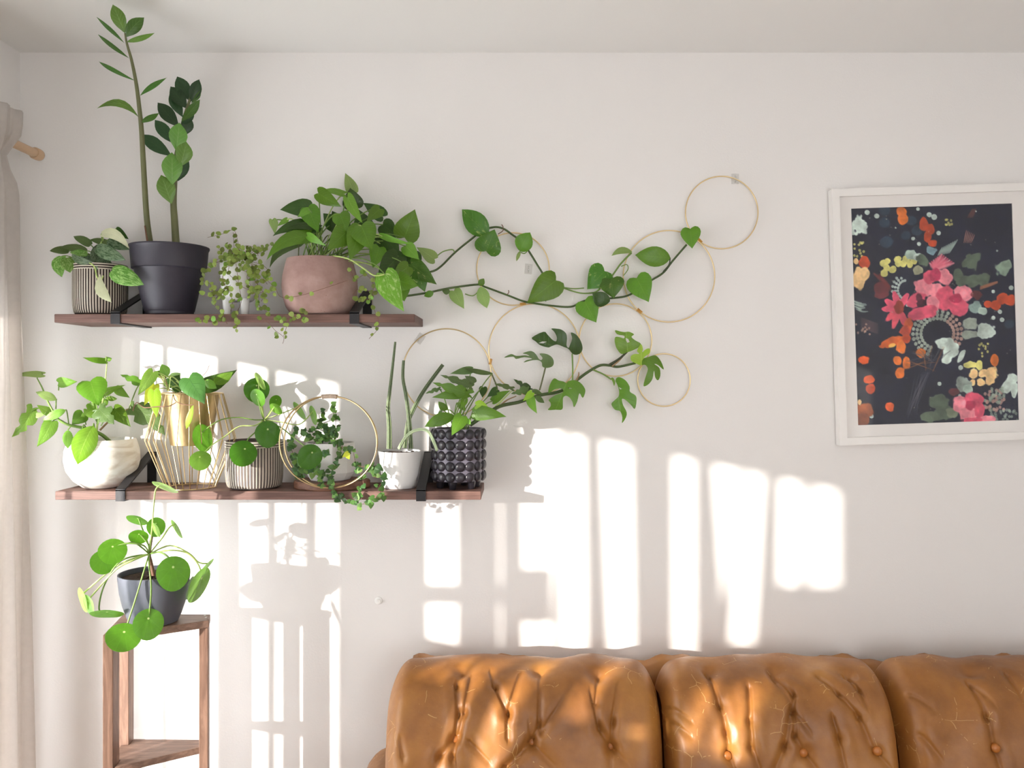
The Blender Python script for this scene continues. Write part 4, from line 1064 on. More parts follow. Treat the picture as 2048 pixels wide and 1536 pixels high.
# --- golden pothos in the pink terracotta pot, vines trained along the hoops
d0 = .117; c = (xat(640, d0), -d0, ZUa)
T = thing('potted_golden_pothos', 'bushy heart-leaved pothos in a pink terracotta pot, its vines trained along the hoops', 'potted plant', c)
def terracotta():
    m = NT('pink_terracotta'); co = m.coord(); f = m.noise(co, 9, 5, .65); g = m.noise(co, 70, 4, .7)
    cc = m.ramp(f, [(.3, lin((144, 113, 106))), (.55, lin((168, 137, 129))), (.75, lin((186, 160, 151)))])
    cc = m.mix(m.math('MULTIPLY', m.math('GREATER_THAN', g, .70), .6), cc, lin((128, 86, 74)))
    m.col(cc); m.set(.75, spec=.3); m.bump(g, .25, .002); return m.m
lathe('pot', [(.070, 0), (.083, .006), (.096, .025), (.1045, .055), (.1075, .085), (.105, .115), (.099, .140), (.0945, .158), (.0935, .162), (.090, .163), (.088, .13)], c, terracotta(), T, seg=64)
soil(T, (c[0], c[1], c[2] + .148), .089, 5)
org = Vector((c[0], c[1], c[2] + .15))
for bx, by, tx, ty, w, m, d, dt, roll, bend, side, sh in (
    # far leaves first
    (1285, 210, 1222, 62, 105, G_PALE, .05, .05, 10, .05, 0, 'heart'), (1290, 330, 1262, 180, 170, G_DARK, .07, .08, 0, .06, 0, 'heart'),
    (1520, 405, 1365, 300, 130, G_DARK, .06, .06, 20, .08, 0, 'heart'), (1520, 470, 1640, 570, 150, G_DARK, .06, .08, 0, .05, 0, 'heart'),
    (860, 600, 628, 810, 110, G_GREY, .06, .07, 20, .1, -.12, 'heart'), (1150, 480, 1050, 380, 140, G_DARK, .06, .05, 0, .05, 0, 'heart'),
    (1200, 520, 1120, 360, 170, G_DARK, .08, .07, 0, .05, 0, 'heart'), (1380, 520, 1330, 350, 170, G_DARK, .07, .07, 0, .05, 0, 'heart'),
    (1500, 620, 1620, 720, 170, G_DARK, .08, .1, 0, .05, 0, 'heart'), (1000, 560, 900, 450, 150, G_DARK, .07, .09, 0, .05, 0, 'heart'),
    (1440, 640, 1560, 560, 180, G_DARK, .07, .08, 0, .05, 0, 'heart'), (1650, 780, 1560, 640, 160, G_DARK, .09, .09, 0, .05, 0, 'heart'),
    (940, 335, 708, 352, 150, G_DARK, .09, .10, 15, .08, 0, 'heart'), (1010, 222, 1195, 330, 130, G_MID, .10, .13, 10, .05, 0, 'heart'),
    (1215, 228, 1008, 212, 75, G_LITE, .10, .10, 45, .12, 0, 'heart'), (1240, 255, 1362, 462, 105, G_LITE, .13, .17, 20, .05, 0, 'heart'),
    (1495, 345, 1390, 445, 110, G_MID, .11, .13, 10, .05, 0, 'heart'), (1690, 570, 1772, 348, 215, G_MID, .08, .09, 0, .05, 0, 'heart'),
    (950, 480, 652, 560, 125, G_DARK, .12, .15, 25, .14, -.06, 'heart'), (1010, 495, 715, 530, 80, G_DARK, .14, .15, 40, .12, -.05, 'heart'),
    (930, 340, 1012, 535, 160, G_MID, .12, .16, 0, .04, 0, 'heart'), (935, 355, 845, 412, 70, G_LITE, .13, .14, 20, .05, 0, 'heart'),
    (940, 562, 602, 750, 140, G_MID, .15, .19, 25, .14, -.10, 'heart'), (650, 432, 668, 545, 75, G_PALE, .1, .1, 20, .05, .08, 'heart'), (765, 428, 688, 482, 45, G_LITE, .1, .1, 20, .05, 0, 'heart'),
    (930, 560, 1078, 642, 75, G_LITE, .17, .20, 25, .1, .06, 'heart'), (1180, 385, 1238, 528, 150, G_MID, .15, .18, 0, .04, 0, 'heart'),
    (1240, 520, 1082, 670, 175, G_MID, .17, .21, 0, .05, 0, 'heart'), (1345, 500, 1258, 748, 190, G_MID, .18, .22, 0, .05, 0, 'heart'),
    (1350, 480, 1432, 672, 215, G_MID, .19, .23, 0, .05, 0, 'heart'), (1515, 560, 1745, 622, 70, G_LITE, .15, .17, 40, .1, .05, 'heart'),
    (1490, 650, 1440, 812, 140, G_MID, .16, .19, 0, .05, 0, 'heart'), (1640, 720, 1470, 905, 190, G_DARK, .15, .19, 0, .05, 0, 'heart'),
    (1560, 590, 1650, 720, 130, G_DARK, .13, .14, 0, .05, 0, 'heart'), (1720, 800, 1590, 900, 135, G_MID, .17, .19, 0, .05, 0, 'heart'),
    (1700, 640, 1805, 745, 120, G_LITE, .12, .14, 0, .05, 0, 'heart'), (1620, 905, 1800, 955, 160, G_MID, .18, .20, 0, .05, 0, 'heart'),
    (1650, 930, 1690, 1075, 170, G_MID, .16, .17, 0, .05, 0, 'heart'), (1740, 780, 1945, 942, 150, G_VAR, .12, .12, 0, .05, 0, 'heart'),
    (1790, 830, 1850, 1000, 150, G_VAR, .11, .11, 0, .05, 0, 'heart'), (1925, 740, 1785, 648, 110, G_PALE, .10, .12, 15, .06, 0, 'heart'),
    (1750, 700, 1790, 850, 140, G_DARK, .08, .08, 0, .05, 0, 'heart'), (1535, 862, 1688, 1155, 205, G_BVAR, .22, .24, 0, .05, -.05, 'heart')):
    o, B = leaf(T, 'C', sh, bx, by, tx, ty, w, m, d, dt, roll, 12, bend, side)
    a = org + Vector((random.uniform(-.05, .05), random.uniform(-.03, .05), 0))
    if tx != 1945 and bx < 1740: petiole(T, a, B, .0018, S_GREEN if bx % 3 else S_PALE, .03)
for i in range(16):                                                   # thin inner stalks seen above the rim
    a = org + Vector((random.uniform(-.06, .06), random.uniform(-.04, .04), 0)); e = a + Vector((random.uniform(-.05, .05), random.uniform(-.02, .02), random.uniform(.05, .11)))
    petiole(T, a, e, .0016, random.choice((S_GREEN, S_PALE, S_OLIVE)), .01)
tube('stem', [PZ('C', 1130, 715, .19), PZ('C', 1250, 740, .215), PZ('C', 1360, 810, .225), PZ('C', 1450, 870, .225), PZ('C', 1530, 862, .225)], .0022, S_PALE, T)
vA = [(-60, 905), (60, 918), (190, 908), (270, 860), (380, 750), (520, 635), (620, 560), (720, 530), (800, 545), (880, 600), (960, 660), (1030, 760), (1110, 890), (1160, 950), (1310, 1047)]
dA = [.09, .07, .05, .045, .04, .035, .03, .03, .03, .025, .025, .025, .025, .025, .025]
tube('vine', [PZ('D', x, y, d) for (x, y), d in zip(vA, dA)], .0030, S_VINE, T, seg=8)
vB = [(-50, 1120), (150, 1090), (340, 1050), (580, 1020), (640, 1040), (830, 1110), (960, 1160), (1060, 1180), (1200, 1200), (1370, 1210), (1470, 1165), (1580, 1140), (1740, 1135), (1880, 1105), (2050, 990), (2160, 920), (2240, 820), (2360, 680)]
tube('vine', [PZ('D', x, y, max(.028, .10 - i * .02)) for i, (x, y) in enumerate(vB)], .0031, S_VINE, T, seg=8)
tube('vine', [PZ('D', x, y, .03) for x, y in ((1600, 1075), (1720, 950), (1800, 840), (1890, 750))], .0026, S_GREEN, T, seg=8)
tube('petiole', [PZ('D', x, y, .03) for x, y in ((1310, 1045), (1400, 1055), (1485, 1050))], .0018, S_GREEN, T)
tube('petiole', [PZ('D', x, y, .032) for x, y in ((1310, 1050), (1450, 1092), (1560, 1090), (1615, 1065))], .0022, S_GREEN, T)
tube('petiole', [PZ('D', x, y, .05) for x, y in ((380, 745), (360, 722), (280, 740), (205, 800))], .0018, S_GREEN, T)
tube('petiole', [PZ('D', x, y, .04) for x, y in ((600, 1060), (540, 1115), (470, 1100))], .0016, S_GREEN, T)
tube('petiole', [PZ('E', x, y, .035) for x, y in ((880, 910), (930, 850), (940, 790))], .0018, S_DARK, T)
tube('petiole', [PZ('D', x, y, .035) for x, y in ((1800, 865), (1850, 850), (1860, 890), (1820, 945))], .0014, S_GREEN, T)
tube('petiole', [PZ('D', x, y, .035) for x, y in ((985, 690), (1000, 730), (975, 755), (945, 745))], .0016, S_GREEN, T)
for x0, y0, x1, y1 in ((790, 545, 782, 508), (800, 550, 750, 590), (160, 930, 165, 965), (830, 1105, 840, 1068), (1130, 1130, 1160, 1165)):
    tube('node', [PZ('D', x0, y0, .032), PZ('D', (x0 + x1) / 2 + 8, (y0 + y1) / 2, .034), PZ('D', x1, y1, .034)], .0013, S_BROWN, T, sub=3)
for z, bx, by, tx, ty, w, m, d, dt, roll, bend, side, sh in (
    ('D', 665, 600, 443, 378, 195, G_VAR, .04, .045, 0, .05, 0, 'ovate'), ('D', 650, 735, 722, 548, 240, G_VAR, .05, .055, 0, .05, 0, 'heart'),
    ('D', 940, 738, 1025, 575, 165, G_MID, .045, .05, 10, .05, .05, 'ovate'), ('D', 940, 735, 908, 822, 34, G_PALE, .04, .04, 20, .05, 0, 'ovate'),
    ('D', 375, 1075, 463, 1228, 125, G_PALE, .045, .05, 10, .06, 0, 'heart'), ('D', 600, 1040, 658, 1222, 115, G_PALE, .045, .045, 10, .05, 0, 'ovate'),
    ('D', 590, 1030, 632, 968, 60, G_MID, .045, .045, 10, .05, 0, 'ovate'), ('D', 1245, 985, 998, 1178, 250, G_MID, .05, .055, 0, .05, 0, 'heart'),
    ('D', 1660, 905, 1512, 1062, 235, G_VAR, .045, .05, 0, .05, 0, 'heart'), ('D', 1715, 975, 1738, 1138, 225, G_VAR, .055, .06, 0, .05, 0, 'heart'),
    ('E', 655, 965, 757, 1170, 230, G_MID, .05, .055, 0, .05, 0, 'heart'), ('E', 942, 792, 640, 768, 178, G_MID, .045, .05, 0, .06, 0, 'ovate'),
    ('E', 1112, 545, 1128, 714, 175, G_MID, .045, .05, 0, .05, 0, 'heart'), ('E', 616, 742, 440, 775, 75, G_PALE, .04, .04, 35, .1, -.14, 'ovate'),
    ('D', 1490, 1165, 1590, 1345, 210, G_MID, .05, .055, 0, .05, 0, 'heart'), ('D', 1705, 1165, 1556, 1092, 135, G_DARK, .06, .065, 0, .06, .1, 'ovate'),
    ('D', 200, 1085, 120, 1120, 60, G_MID, .09, .09, 0, .05, 0, 'ovate'), ('D', 340, 1080, 275, 1075, 60, G_GREY, .06, .06, 10, .05, 0, 'ovate')):
    leaf(T, z, sh, bx, by, tx, ty, w, m, d, dt, roll, 12, bend, side)

# ================================================================== lower shelf
# --- mini monstera in the white bowl
d0 = .113; c = (xat(205, d0), -d0, ZLa)
T = thing('potted_mini_monstera', 'cut-leaf climbing plant in a round white marbled bowl, left end of lower shelf', 'potted plant', c)
def marble():
    m = NT('marbled_white'); f = m.noise(m.coord('Object', (1, 1, 3)), 7, 4, .5, 2.5)
    m.col(m.ramp(f, [(.3, lin((214, 204, 190))), (.5, lin((240, 236, 228))), (.7, lin((244, 242, 238)))])); m.set(.6); return m.m
lathe('pot', [(.038, 0), (.052, .003), (.076, .022), (.094, .05), (.1005, .08), (.0985, .108), (.091, .134), (.088, .14), (.084, .14), (.083, .12)], c, marble(), T, seg=64)
soil(T, (c[0], c[1], c[2] + .126), .082, 6)
stem = [PZ('G', x, y, d) for x, y, d in ((1030, 950, .115), (960, 890, .13), (880, 850, .15), (760, 815, .17), (640, 790, .19), (540, 735, .2), (480, 640, .2), (430, 540, .19), (395, 450, .18), (345, 355, .17))]
tube('stem', stem, (.0055, .0016), S_GREEN, T, seg=9)
tube('stem', [PZ('G', 900, 860, .14), PZ('G', 910, 760, .14), PZ('G', 960, 560, .12), PZ('G', 980, 380, .11), PZ('G', 996, 200, .10)], (.0035, .0014), S_PALE, T, seg=8)
tube('stem', [PZ('G', 930, 840, .13), PZ('G', 1000, 770, .12), PZ('G', 1090, 700, .11), PZ('G', 1200, 640, .10)], (.003, .002), S_TAN, T, seg=8)
for bx, by, tx, ty, w, m, d, dt, roll, bend, side, sh, ox, oy in (
    (985, 195, 768, 162, 80, G_MID, .10, .12, 40, .1, .12, 'heart', 996, 200), (985, 185, 1042, 170, 50, G_LITE, .10, .10, 20, .05, 0, 'ovate', 996, 200),
    (395, 322, 118, 338, 75, G_PALE, .17, .19, 35, .1, 0, 'heart', 345, 355), (550, 400, 722, 388, 110, G_LITE, .15, .15, 20, .08, .05, 'heart', 545, 470),
    (985, 540, 1092, 548, 55, G_LITE, .10, .1, 20, .05, 0, 'ovate', 940, 560), (975, 500, 1168, 420, 80, G_LITE, .11, .12, 30, .1, .12, 'heart', 960, 540),
    (1085, 455, 1208, 538, 90, G_MID, .11, .13, 10, .05, 0, 'heart', 970, 520), (1312, 402, 1118, 322, 90, G_MID, .08, .09, 10, .05, 0, 'split', 1200, 640),
    (940, 590, 1010, 560, 80, G_LITE, .11, .11, 10, .05, 0, 'ovate', 930, 640), (815, 600, 900, 640, 90, G_LITE, .12, .12, 10, .05, 0, 'ovate', 900, 760),
    (1225, 640, 1538, 892, 230, G_GREY, .10, .12, 0, .05, .10, 'split', 1200, 640), (1060, 640, 1218, 810, 140, G_MID, .14, .16, 0, .05, 0, 'heart', 940, 800),
    (920, 640, 1062, 785, 200, G_GREY, .16, .19, 0, .05, 0, 'split', 915, 780), (900, 635, 752, 715, 160, G_LITE, .15, .18, 10, .05, 0, 'split', 905, 780),
    (775, 690, 668, 790, 140, G_MID, .16, .18, 0, .05, 0, 'heart', 800, 790), (525, 560, 332, 484, 90, G_PALE, .19, .2, 25, .08, 0, 'ovate', 520, 640),
    (465, 680, 342, 605, 90, G_LITE, .2, .21, 20, .05, 0, 'heart', 480, 640), (415, 692, 272, 716, 55, G_PALE, .21, .21, 20, .05, 0, 'ovate', 520, 700),
    (612, 652, 398, 748, 85, G_LITE, .2, .21, 15, .06, 0, 'ovate', 640, 780), (302, 642, 108, 905, 150, G_LITE, .21, .23, 10, .12, .10, 'split', 520, 730),
    (482, 762, 342, 995, 140, G_LITE, .2, .22, 5, .1, .05, 'heart', 640, 790), (632, 838, 632, 1012, 90, G_LITE, .19, .2, 10, .05, 0, 'ovate', 760, 815),
    (768, 825, 698, 1098, 105, G_LITE, .18, .2, 10, .06, 0, 'ovate', 800, 820), (868, 800, 722, 1160, 215, G_BRIGHT, .2, .225, 0, .06, -.04, 'ovate', 880, 830),
    (842, 385, 918, 615, 270, G_MID, .17, .21, 0, .05, 0, 'heart', 915, 700)):
    o, B = leaf(T, 'G', sh, bx, by, tx, ty, w, m, d, dt, roll, 12, bend, side)
    A = PZ('G', ox, oy, (d + .14) / 2)
    if (A - B).length > .01: petiole(T, A, B, .0016, S_GREEN, .01)

# --- philodendron in a brass cup inside the wire cage
d0 = .128; c = (xat(382, d0), -d0, ZLa)
T = thing('wire_cage_planter', 'gold wire cage planter holding a brass cup with trailing velvety leaves', 'potted plant', c)
M_WIRE = goldmat('brass_wire', (204, 178, 134), .3)
def brass():
    m = NT('brushed_brass'); f = m.noise(m.coord('Object', (60, 60, 2)), 4, 4); m.col(m.mix(f, lin((170, 142, 96)), lin((214, 188, 142)))); m.set(.34, 1.0)
    return m.m
kk = (D - d0) / F; zt_, zm_, zb_ = ZLa + .272, ZLa + .140, ZLa + .003
rt, rm, rb = 60.5 * kk, 85 * kk, 47 * kk
hx, hy = Vector((1, 0, 0)), Vector((0, 1, 0))
for nm, r, z in (('top_ring', rt, zt_), ('bottom_ring', rb, zb_)):
    tube(nm, circle_pts((c[0], c[1], z), r, 60, hx, hy), .0019, M_WIRE, T, raw=True, closed=True)
tube('collar_ring', circle_pts((c[0], c[1], zt_ - .003), rt - .007, 60, hx, hy), .0016, M_WIRE, T, raw=True, closed=True)
for i in range(24):
    a = 2 * math.pi * (i + .3) / 24; e = Vector((math.cos(a), math.sin(a), 0))
    tube('wire', [Vector((c[0], c[1], zt_)) + e * rt, Vector((c[0], c[1], zm_ + .012)) + e * (rm - .003), Vector((c[0], c[1], zm_)) + e * rm, Vector((c[0], c[1], zm_ - .012)) + e * (rm - .0045), Vector((c[0], c[1], zb_)) + e * rb], .0014, M_WIRE, T, raw=True, seg=6)
cup = ZLa + .124
lathe('cup', [(.050, cup - ZLa), (.0555, cup - ZLa + .001), (.0775, .268), (.081, .269), (.081, .272), (.076, .272), (.073, .24)], c, brass(), T, seg=64, sharp=30)
soil(T, (c[0], c[1], c[2] + .258), .073, 7)
for bx, by, tx, ty, w, m, d, dt, roll, bend, side, sh in (
    (340, 450, 392, 362, 130, G_DARK, .10, .09, 0, .05, 0, 'heart'), (500, 450, 545, 370, 110, G_DARK, .10, .10, 0, .05, 0, 'heart'), (330, 400, 400, 350, 70, G_GREY, .08, .08, 10, .05, 0, 'ovate'),
    (560, 442, 775, 328, 120, G_DARK, .13, .15, 15, .08, 0, 'heart'), (620, 420, 745, 345, 80, G_LITE, .15, .16, 20, .08, 0, 'ovate'), (560, 400, 640, 452, 60, G_LITE, .17, .18, 10, .05, 0, 'ovate'),
    (315, 370, 275, 292, 68, G_LITE, .15, .15, 0, .05, 0, 'ovate'), (320, 375, 208, 345, 60, G_MID, .15, .15, 30, .05, 0, 'ovate'), (218, 345, 118, 498, 88, G_LITE, .2, .22, 0, .05, 0, 'heart'),
    (228, 430, 160, 565, 80, G_YEL, .19, .2, 10, .05, 0, 'heart'), (225, 470, 242, 645, 85, G_LIME, .205, .215, 5, .05, 0, 'heart'), (455, 385, 560, 555, 165, G_VELV, .215, .235, 0, .06, 0, 'heart'),
    (485, 560, 438, 722, 42, G_LIME, .235, .235, 20, .05, 0, 'lance')):
    o, B = leaf(T, 'K', sh, bx, by, tx, ty, w, m, d, dt, roll, 12, bend, side)
    if by < 500: petiole(T, Vector((c[0] + random.uniform(-.03, .0), c[1], zt_ - .012)), B, .0015, S_PALE, .014)
tube('stem', [PZ('K', 370, 545, .225), PZ('K', 320, 570, .225), PZ('K', 250, 572, .22), PZ('K', 160, 578, .215), PZ('K', 110, 545, .21), PZ('K', 85, 600, .205)], .0013, S_BROWN, T)
tube('stem', [PZ('K', 350, 480, .2), PZ('K', 368, 535, .228), PZ('K', 430, 560, .232), PZ('K', 485, 560, .235)], .0012, S_BROWN, T)
tube('tendril', [PZ('K', 540, 375, .14), PZ('K', 572, 340, .14), PZ('K', 590, 298, .14)], .0008, S_BROWN, T)
for i in range(9):
    a = PZ('K', 318 + random.uniform(-8, 12), 470, .17); e = PZ('K', 280 + random.uniform(-50, 60), 380 + random.uniform(-20, 30), .17)
    petiole(T, a, e, .0011, random.choice((S_PALE, S_TAN)), .008)

# --- pilea in the grey striped pot
def pilea(T, z, crown, discs, stems, rs=.0017):
    for cx, cy, rx, ry, ang, sg, m, d, via in discs:
        o, A = disc(T, z, cx, cy, rx, ry, m, d, ang, sg)
        if via is not None:
            pts = [crown] + [PZ(z, x, y, crown.y * -1 + (d + crown.y) * ((i + 1) / (len(via) + 1)) ** .4) for i, (x, y) in enumerate(via)] + [Vector(A) + Vector((0, .004, 0))]
            tube('petiole', pts, rs, S_PALE if m in (PIL_L, PIL_P) else S_GREEN, T, seg=6)
d0 = .118; c = (xat(509, d0), -d0, ZLa)
T = thing('potted_pilea', 'round-leaved plant in a grey and cream striped pot on the lower shelf', 'potted plant', c)
striped_pot(T, c, .0800, .137, 58, M_STRG)
soil(T, (c[0], c[1], c[2] + .122), .072, 8)
cr_ = PZ('H', 650, 700, .12)
tube('stem', [Vector((c[0], c[1], c[2] + .118)), PZ('H', 660, 800, .12), cr_], (.004, .003), S_TAN, T)
pilea(T, 'H', cr_, [
    (585, 440, 110, 108, 0, 1, PIL_D, .075, [(628, 600)]), (610, 362, 84, 27, -62, 1, PIL_P, .12, [(632, 560), (605, 430)]), (592, 506, 80, 58, -62, 1, PIL_M, .15, [(625, 640)]),
    (752, 545, 62, 52, 70, 1, PIL_M, .13, [(690, 650)]), (752, 606, 62, 36, -40, 1, PIL_L, .15, [(690, 660)]), (955, 622, 90, 26, -57, 1, PIL_L, .13, [(790, 650), (880, 615)]),
    (1076, 660, 86, 27, -76, 1, PIL_L, .14, [(800, 720), (960, 740)]), (118, 857, 122, 82, 100, 1, PIL_M, .22, [(560, 700), (430, 680), (290, 695), (190, 745)]),
    (92, 1060, 93, 84, 10, 1, PIL_L, .24, [(570, 750), (430, 760), (300, 850), (190, 925)]), (466, 997, 118, 112, -20, 1, PIL_D, .235, [(580, 800), (510, 870)]),
    (1055, 1025, 112, 106, 60, 1, PIL_D, .245, [(800, 770), (900, 850), (990, 920)]), (686, 825, 110, 116, 0, 1, PIL_D, .225, [(670, 720)])], None)
tube('petiole', [cr_, PZ('H', 640, 640, .13), PZ('H', 612, 560, .14)], .0017, S_PALE, T)

# --- hoop stand with its wooden slab, and the creeping fig on it
d0 = .115
M_SLAB = woodmat('slab_wood', (92, 58, 44), (140, 96, 72), scale=(5, 30, 30))
c = (xat(663, d0), -d0, ZLa)
hs = thing('hoop_stand', 'double gold hoop with a twine-wrapped top on a wooden slab, around the fig pot', 'plant stand', c)
v, f = [], []
segn = 48; prof_ = [(.0, .0), (.106, .0), (.109, .003), (.109, .019), (.107, .022), (.0, .022)]
def slab_r(a): return 1 + .02 * math.sin(3 * a) + .012 * math.sin(7 * a + 1)
for r, z in prof_:
    for i in range(segn):
        a = 2 * math.pi * i / segn; v.append((c[0] + r * slab_r(a) * math.cos(a), c[1] + r * .78 * slab_r(a) * math.sin(a), c[2] + z))
for j in range(len(prof_) - 1):
    for i in range(segn): i2 = (i + 1) % segn; f.append((j * segn + i, j * segn + i2, (j + 1) * segn + i2, (j + 1) * segn + i))
mk('slab', v, f, M_SLAB, hs, sharp=35)
hc = P(659, 884, .204); R_ = .1335
for ang, dx in ((7, -.002), (-7, .002)):
    a = math.radians(ang); e = Vector((math.cos(a), math.sin(a), 0))
    tube('hoop', circle_pts(hc + Vector((dx, 0, 0)), R_, 90, e, Vector((0, 0, .955))), .0021, M_WIRE, hs, raw=True, closed=True, seg=8)
M_TWINE = plain('natural_twine', (188, 168, 150), .9, var=.2, bump=.4, bscale=400)
pts = []
for k_ in range(13 * 10):
    t = k_ / (13 * 10 - 1); th = math.pi / 2 + .155 - .31 * t; an = t * 2 * math.pi * 13
    pc_ = hc + Vector((R_ * math.cos(th), 0, R_ * .955 * math.sin(th)))
    nrm_ = Vector((math.cos(th), 0, math.sin(th)))
    pts.append(pc_ + nrm_ * (.0048 * math.cos(an)) + Vector((0, -.0058 * math.sin(an), 0)))
tube('twine_wrap', pts, .0019, M_TWINE, hs, raw=True, seg=6)

d0 = .112; c = (xat(660, d0), -d0, ZLa + .022)
T = thing('potted_creeping_fig', 'small-leaved creeping fig in a faceted pale concrete pot inside the gold hoop', 'potted plant', c)
M_CONC = plain('pale_concrete', (206, 202, 198), .85, var=.1, scale=40, bump=.3, bscale=150)
v, f = lathe_vf([(.054, 0), (.058, .002), (.072, .024), (.0705, .108), (.066, .108), (.065, .09)], c, 10)
mk('pot', v, f, M_CONC, T, smooth=False)
soil(T, (c[0], c[1], c[2] + .094), .062, 9)
fig = [('H', [(1240, 880), (1280, 740), (1260, 640), (1265, 560)], .11, .11, 18), ('H', [(1160, 880), (1110, 780), (1160, 700), (1165, 630)], .12, .12, 16),
    ('H', [(1150, 880), (1050, 800), (940, 800), (880, 890), (905, 1000), (940, 1100), (985, 1220)], .13, .2, 40), ('H', [(1200, 880), (1200, 760), (1130, 740)], .14, .15, 18),
    ('H', [(1230, 880), (1300, 930), (1390, 950), (1380, 1020)], .17, .19, 19), ('H', [(1120, 880), (1010, 1000), (1050, 1100), (1130, 1130), (1150, 1250), (1230, 1310), (1300, 1370), (1400, 1400), (1520, 1440), (1640, 1390), (1695, 1350)], .17, .225, 57),
    ('H', [(1340, 920), (1300, 1050), (1250, 1150), (1220, 1230), (1260, 1320)], .185, .22, 19), ('H', [(1430, 960), (1460, 1110), (1500, 1170), (1520, 1270), (1480, 1360), (1440, 1400)], .18, .22, 18),
    ('H', [(1440, 1080), (1500, 1110), (1580, 1110), (1660, 1120)], .2, .21, 11), ('H', [(1590, 1120), (1620, 1200), (1720, 1210), (1660, 1290), (1690, 1360)], .21, .215, 12),
    ('H', [(1190, 870), (1240, 820), (1290, 800), (1250, 760)], .15, .16, 19), ('H', [(1130, 870), (1080, 850), (1030, 860)], .16, .17, 9), ('H', [(950, 1030), (1000, 1120), (1080, 1160), (1150, 1150)], .2, .21, 22),
    ('H', [(900, 1020), (940, 1080), (930, 1150), (990, 1180)], .2, .2, 16), ('H', [(1170, 980), (1200, 1010)], .21, .215, 4)]
sprig(T, fig, tiny_set(True, [G_FIG, G_FIGD, G_FIGL]), .0155, S_BROWN, .0007, 5, [5, 4, 3], .008)
for bx, by, tx, ty, w, m in ((1390, 990, 1335, 1030, 46, G_YEL), (1380, 1010, 1400, 1050, 46, G_YEL), (1165, 985, 1238, 1010, 55, G_FIGD), (1640, 1105, 1700, 1150, 60, G_FIGD), (1680, 1200, 1745, 1225, 50, G_FIGD)):
    leaf(T, 'H', 'heart', bx, by, tx, ty, w, m, .215, .22)

# --- ribbed succulent stems in the small white pot
d0 = .118; c = (xat(800, d0), -d0, ZLa)
T = thing('potted_ribbed_succulent', 'thin ribbed succulent stems in a plain small white pot', 'potted plant', c)
lathe('pot', [(.044, 0), (.047, .002), (.050, .012), (.062, .104), (.0625, .106), (.0595, .106), (.058, .08)], c, M_WHT, T, seg=56)
soil(T, (c[0], c[1], c[2] + .099), .058, 10)
def ribmat():
    m = NT('ribbed_stem'); sp = m.new('ShaderNodeSeparateXYZ'); m.link(m.coord('UV'), sp.inputs[0])
    w_ = m.math('POWER', m.math('ABSOLUTE', m.math('COSINE', m.math('MULTIPLY', sp.outputs[1], 6.283 * 3))), 3.0)
    n = m.noise(m.coord(), 160, 3)
    m.col(m.mix(m.math('MULTIPLY', w_, m.math('MULTIPLY_ADD', n, .8, .2)), lin((50, 68, 38)), lin((164, 176, 132)))); m.set(.6); return m.m
M_RIB = ribmat(); M_RIBP = plain('pale_ribbed_stem', (176, 192, 152), .6)
for pts, ra, rb_, m, da, db in (([(160, 985), (160, 800), (150, 650), (165, 500), (188, 300), (210, 98)], .0072, .0028, M_RIB, .12, .12), ([(340, 985), (325, 750), (300, 550), (274, 400), (279, 252)], .0062, .0038, M_RIB, .13, .13),
                         ([(288, 980), (312, 790), (350, 680), (450, 500), (605, 288)], .0058, .0048, M_RIB, .10, .06), ([(240, 985), (290, 900), (350, 845), (430, 825), (490, 850), (530, 930), (556, 1000)], .0042, .0036, M_RIBP, .15, .225)):
    n_ = len(pts)
    tube('stem', [PZ('I', x, y, da + (db - da) * i / (n_ - 1)) for i, (x, y) in enumerate(pts)], (ra, rb_), m, T, seg=24, sub=8, ribs=6)

# --- bobble pot with the long cut-leaf vine
d0 = .112; c = (xat(917, d0), -d0, ZLa)
T = thing('potted_cutleaf_vine', 'cut-leaf vine in a black bobble-covered footed pot, right end of lower shelf', 'potted plant', c)
M_BOBB = plain('slate_glaze', (112, 106, 118), .5, var=.08); M_BOB = plain('black_satin_glaze', (40, 36, 42), .32, var=.08)
Rb, H0 = .0735, .019
pot_o = lathe('pot', [(.055, H0), (Rb * .97, H0 + .004), (Rb, H0 + .012), (Rb, .168), (Rb - .002, .171), (Rb - .008, .171), (Rb - .009, .14)], c, M_BOBB, T, seg=64)
v, f = [], []
nr, ns_ = 6, 12
for j in range(nr + 1):
    th = j / nr * math.pi / 2
    for i in range(ns_):
        a = 2 * math.pi * i / ns_; v.append((math.sin(th) * math.cos(a) * .0149, math.sin(th) * math.sin(a) * .0149, math.cos(th) * .0085))
f = [(j * ns_ + i, (j + 1) * ns_ + i, (j + 1) * ns_ + (i + 1) % ns_, j * ns_ + (i + 1) % ns_) for j in range(nr) for i in range(ns_)]
bme = bpy.data.meshes.new('bobble'); bme.from_pydata(v, [], f); bme.materials.append(M_BOB); bme.polygons.foreach_set('use_smooth', np.ones(len(f), bool))
for row in range(5):
    for i in range(16):
        a = 2 * math.pi * (i + .35) / 16; e = Vector((math.cos(a), math.sin(a), 0))
        o = bpy.data.objects.new('bobble', bme); COL.objects.link(o); o.parent = pot_o
        up = Vector((0, 0, 1)); tx_ = up.cross(e); M = Matrix((tx_, up, e)).transposed().to_4x4()
        M.translation = e * (Rb - .001) + Vector((0, 0, H0 + .0165 + row * .0302)); o.matrix_local = M
for i in range(6):
    a = 2 * math.pi * (i + .28) / 6
    lathe('foot', [(.0085, 0), (.0095, .002), (.013, .023)], (c[0] + .054 * math.cos(a), c[1] + .054 * math.sin(a), c[2]), M_BOB, T, seg=14)
soil(T, (c[0], c[1], c[2] + .156), .064, 11)
org = Vector((c[0], c[1], c[2] + .158))
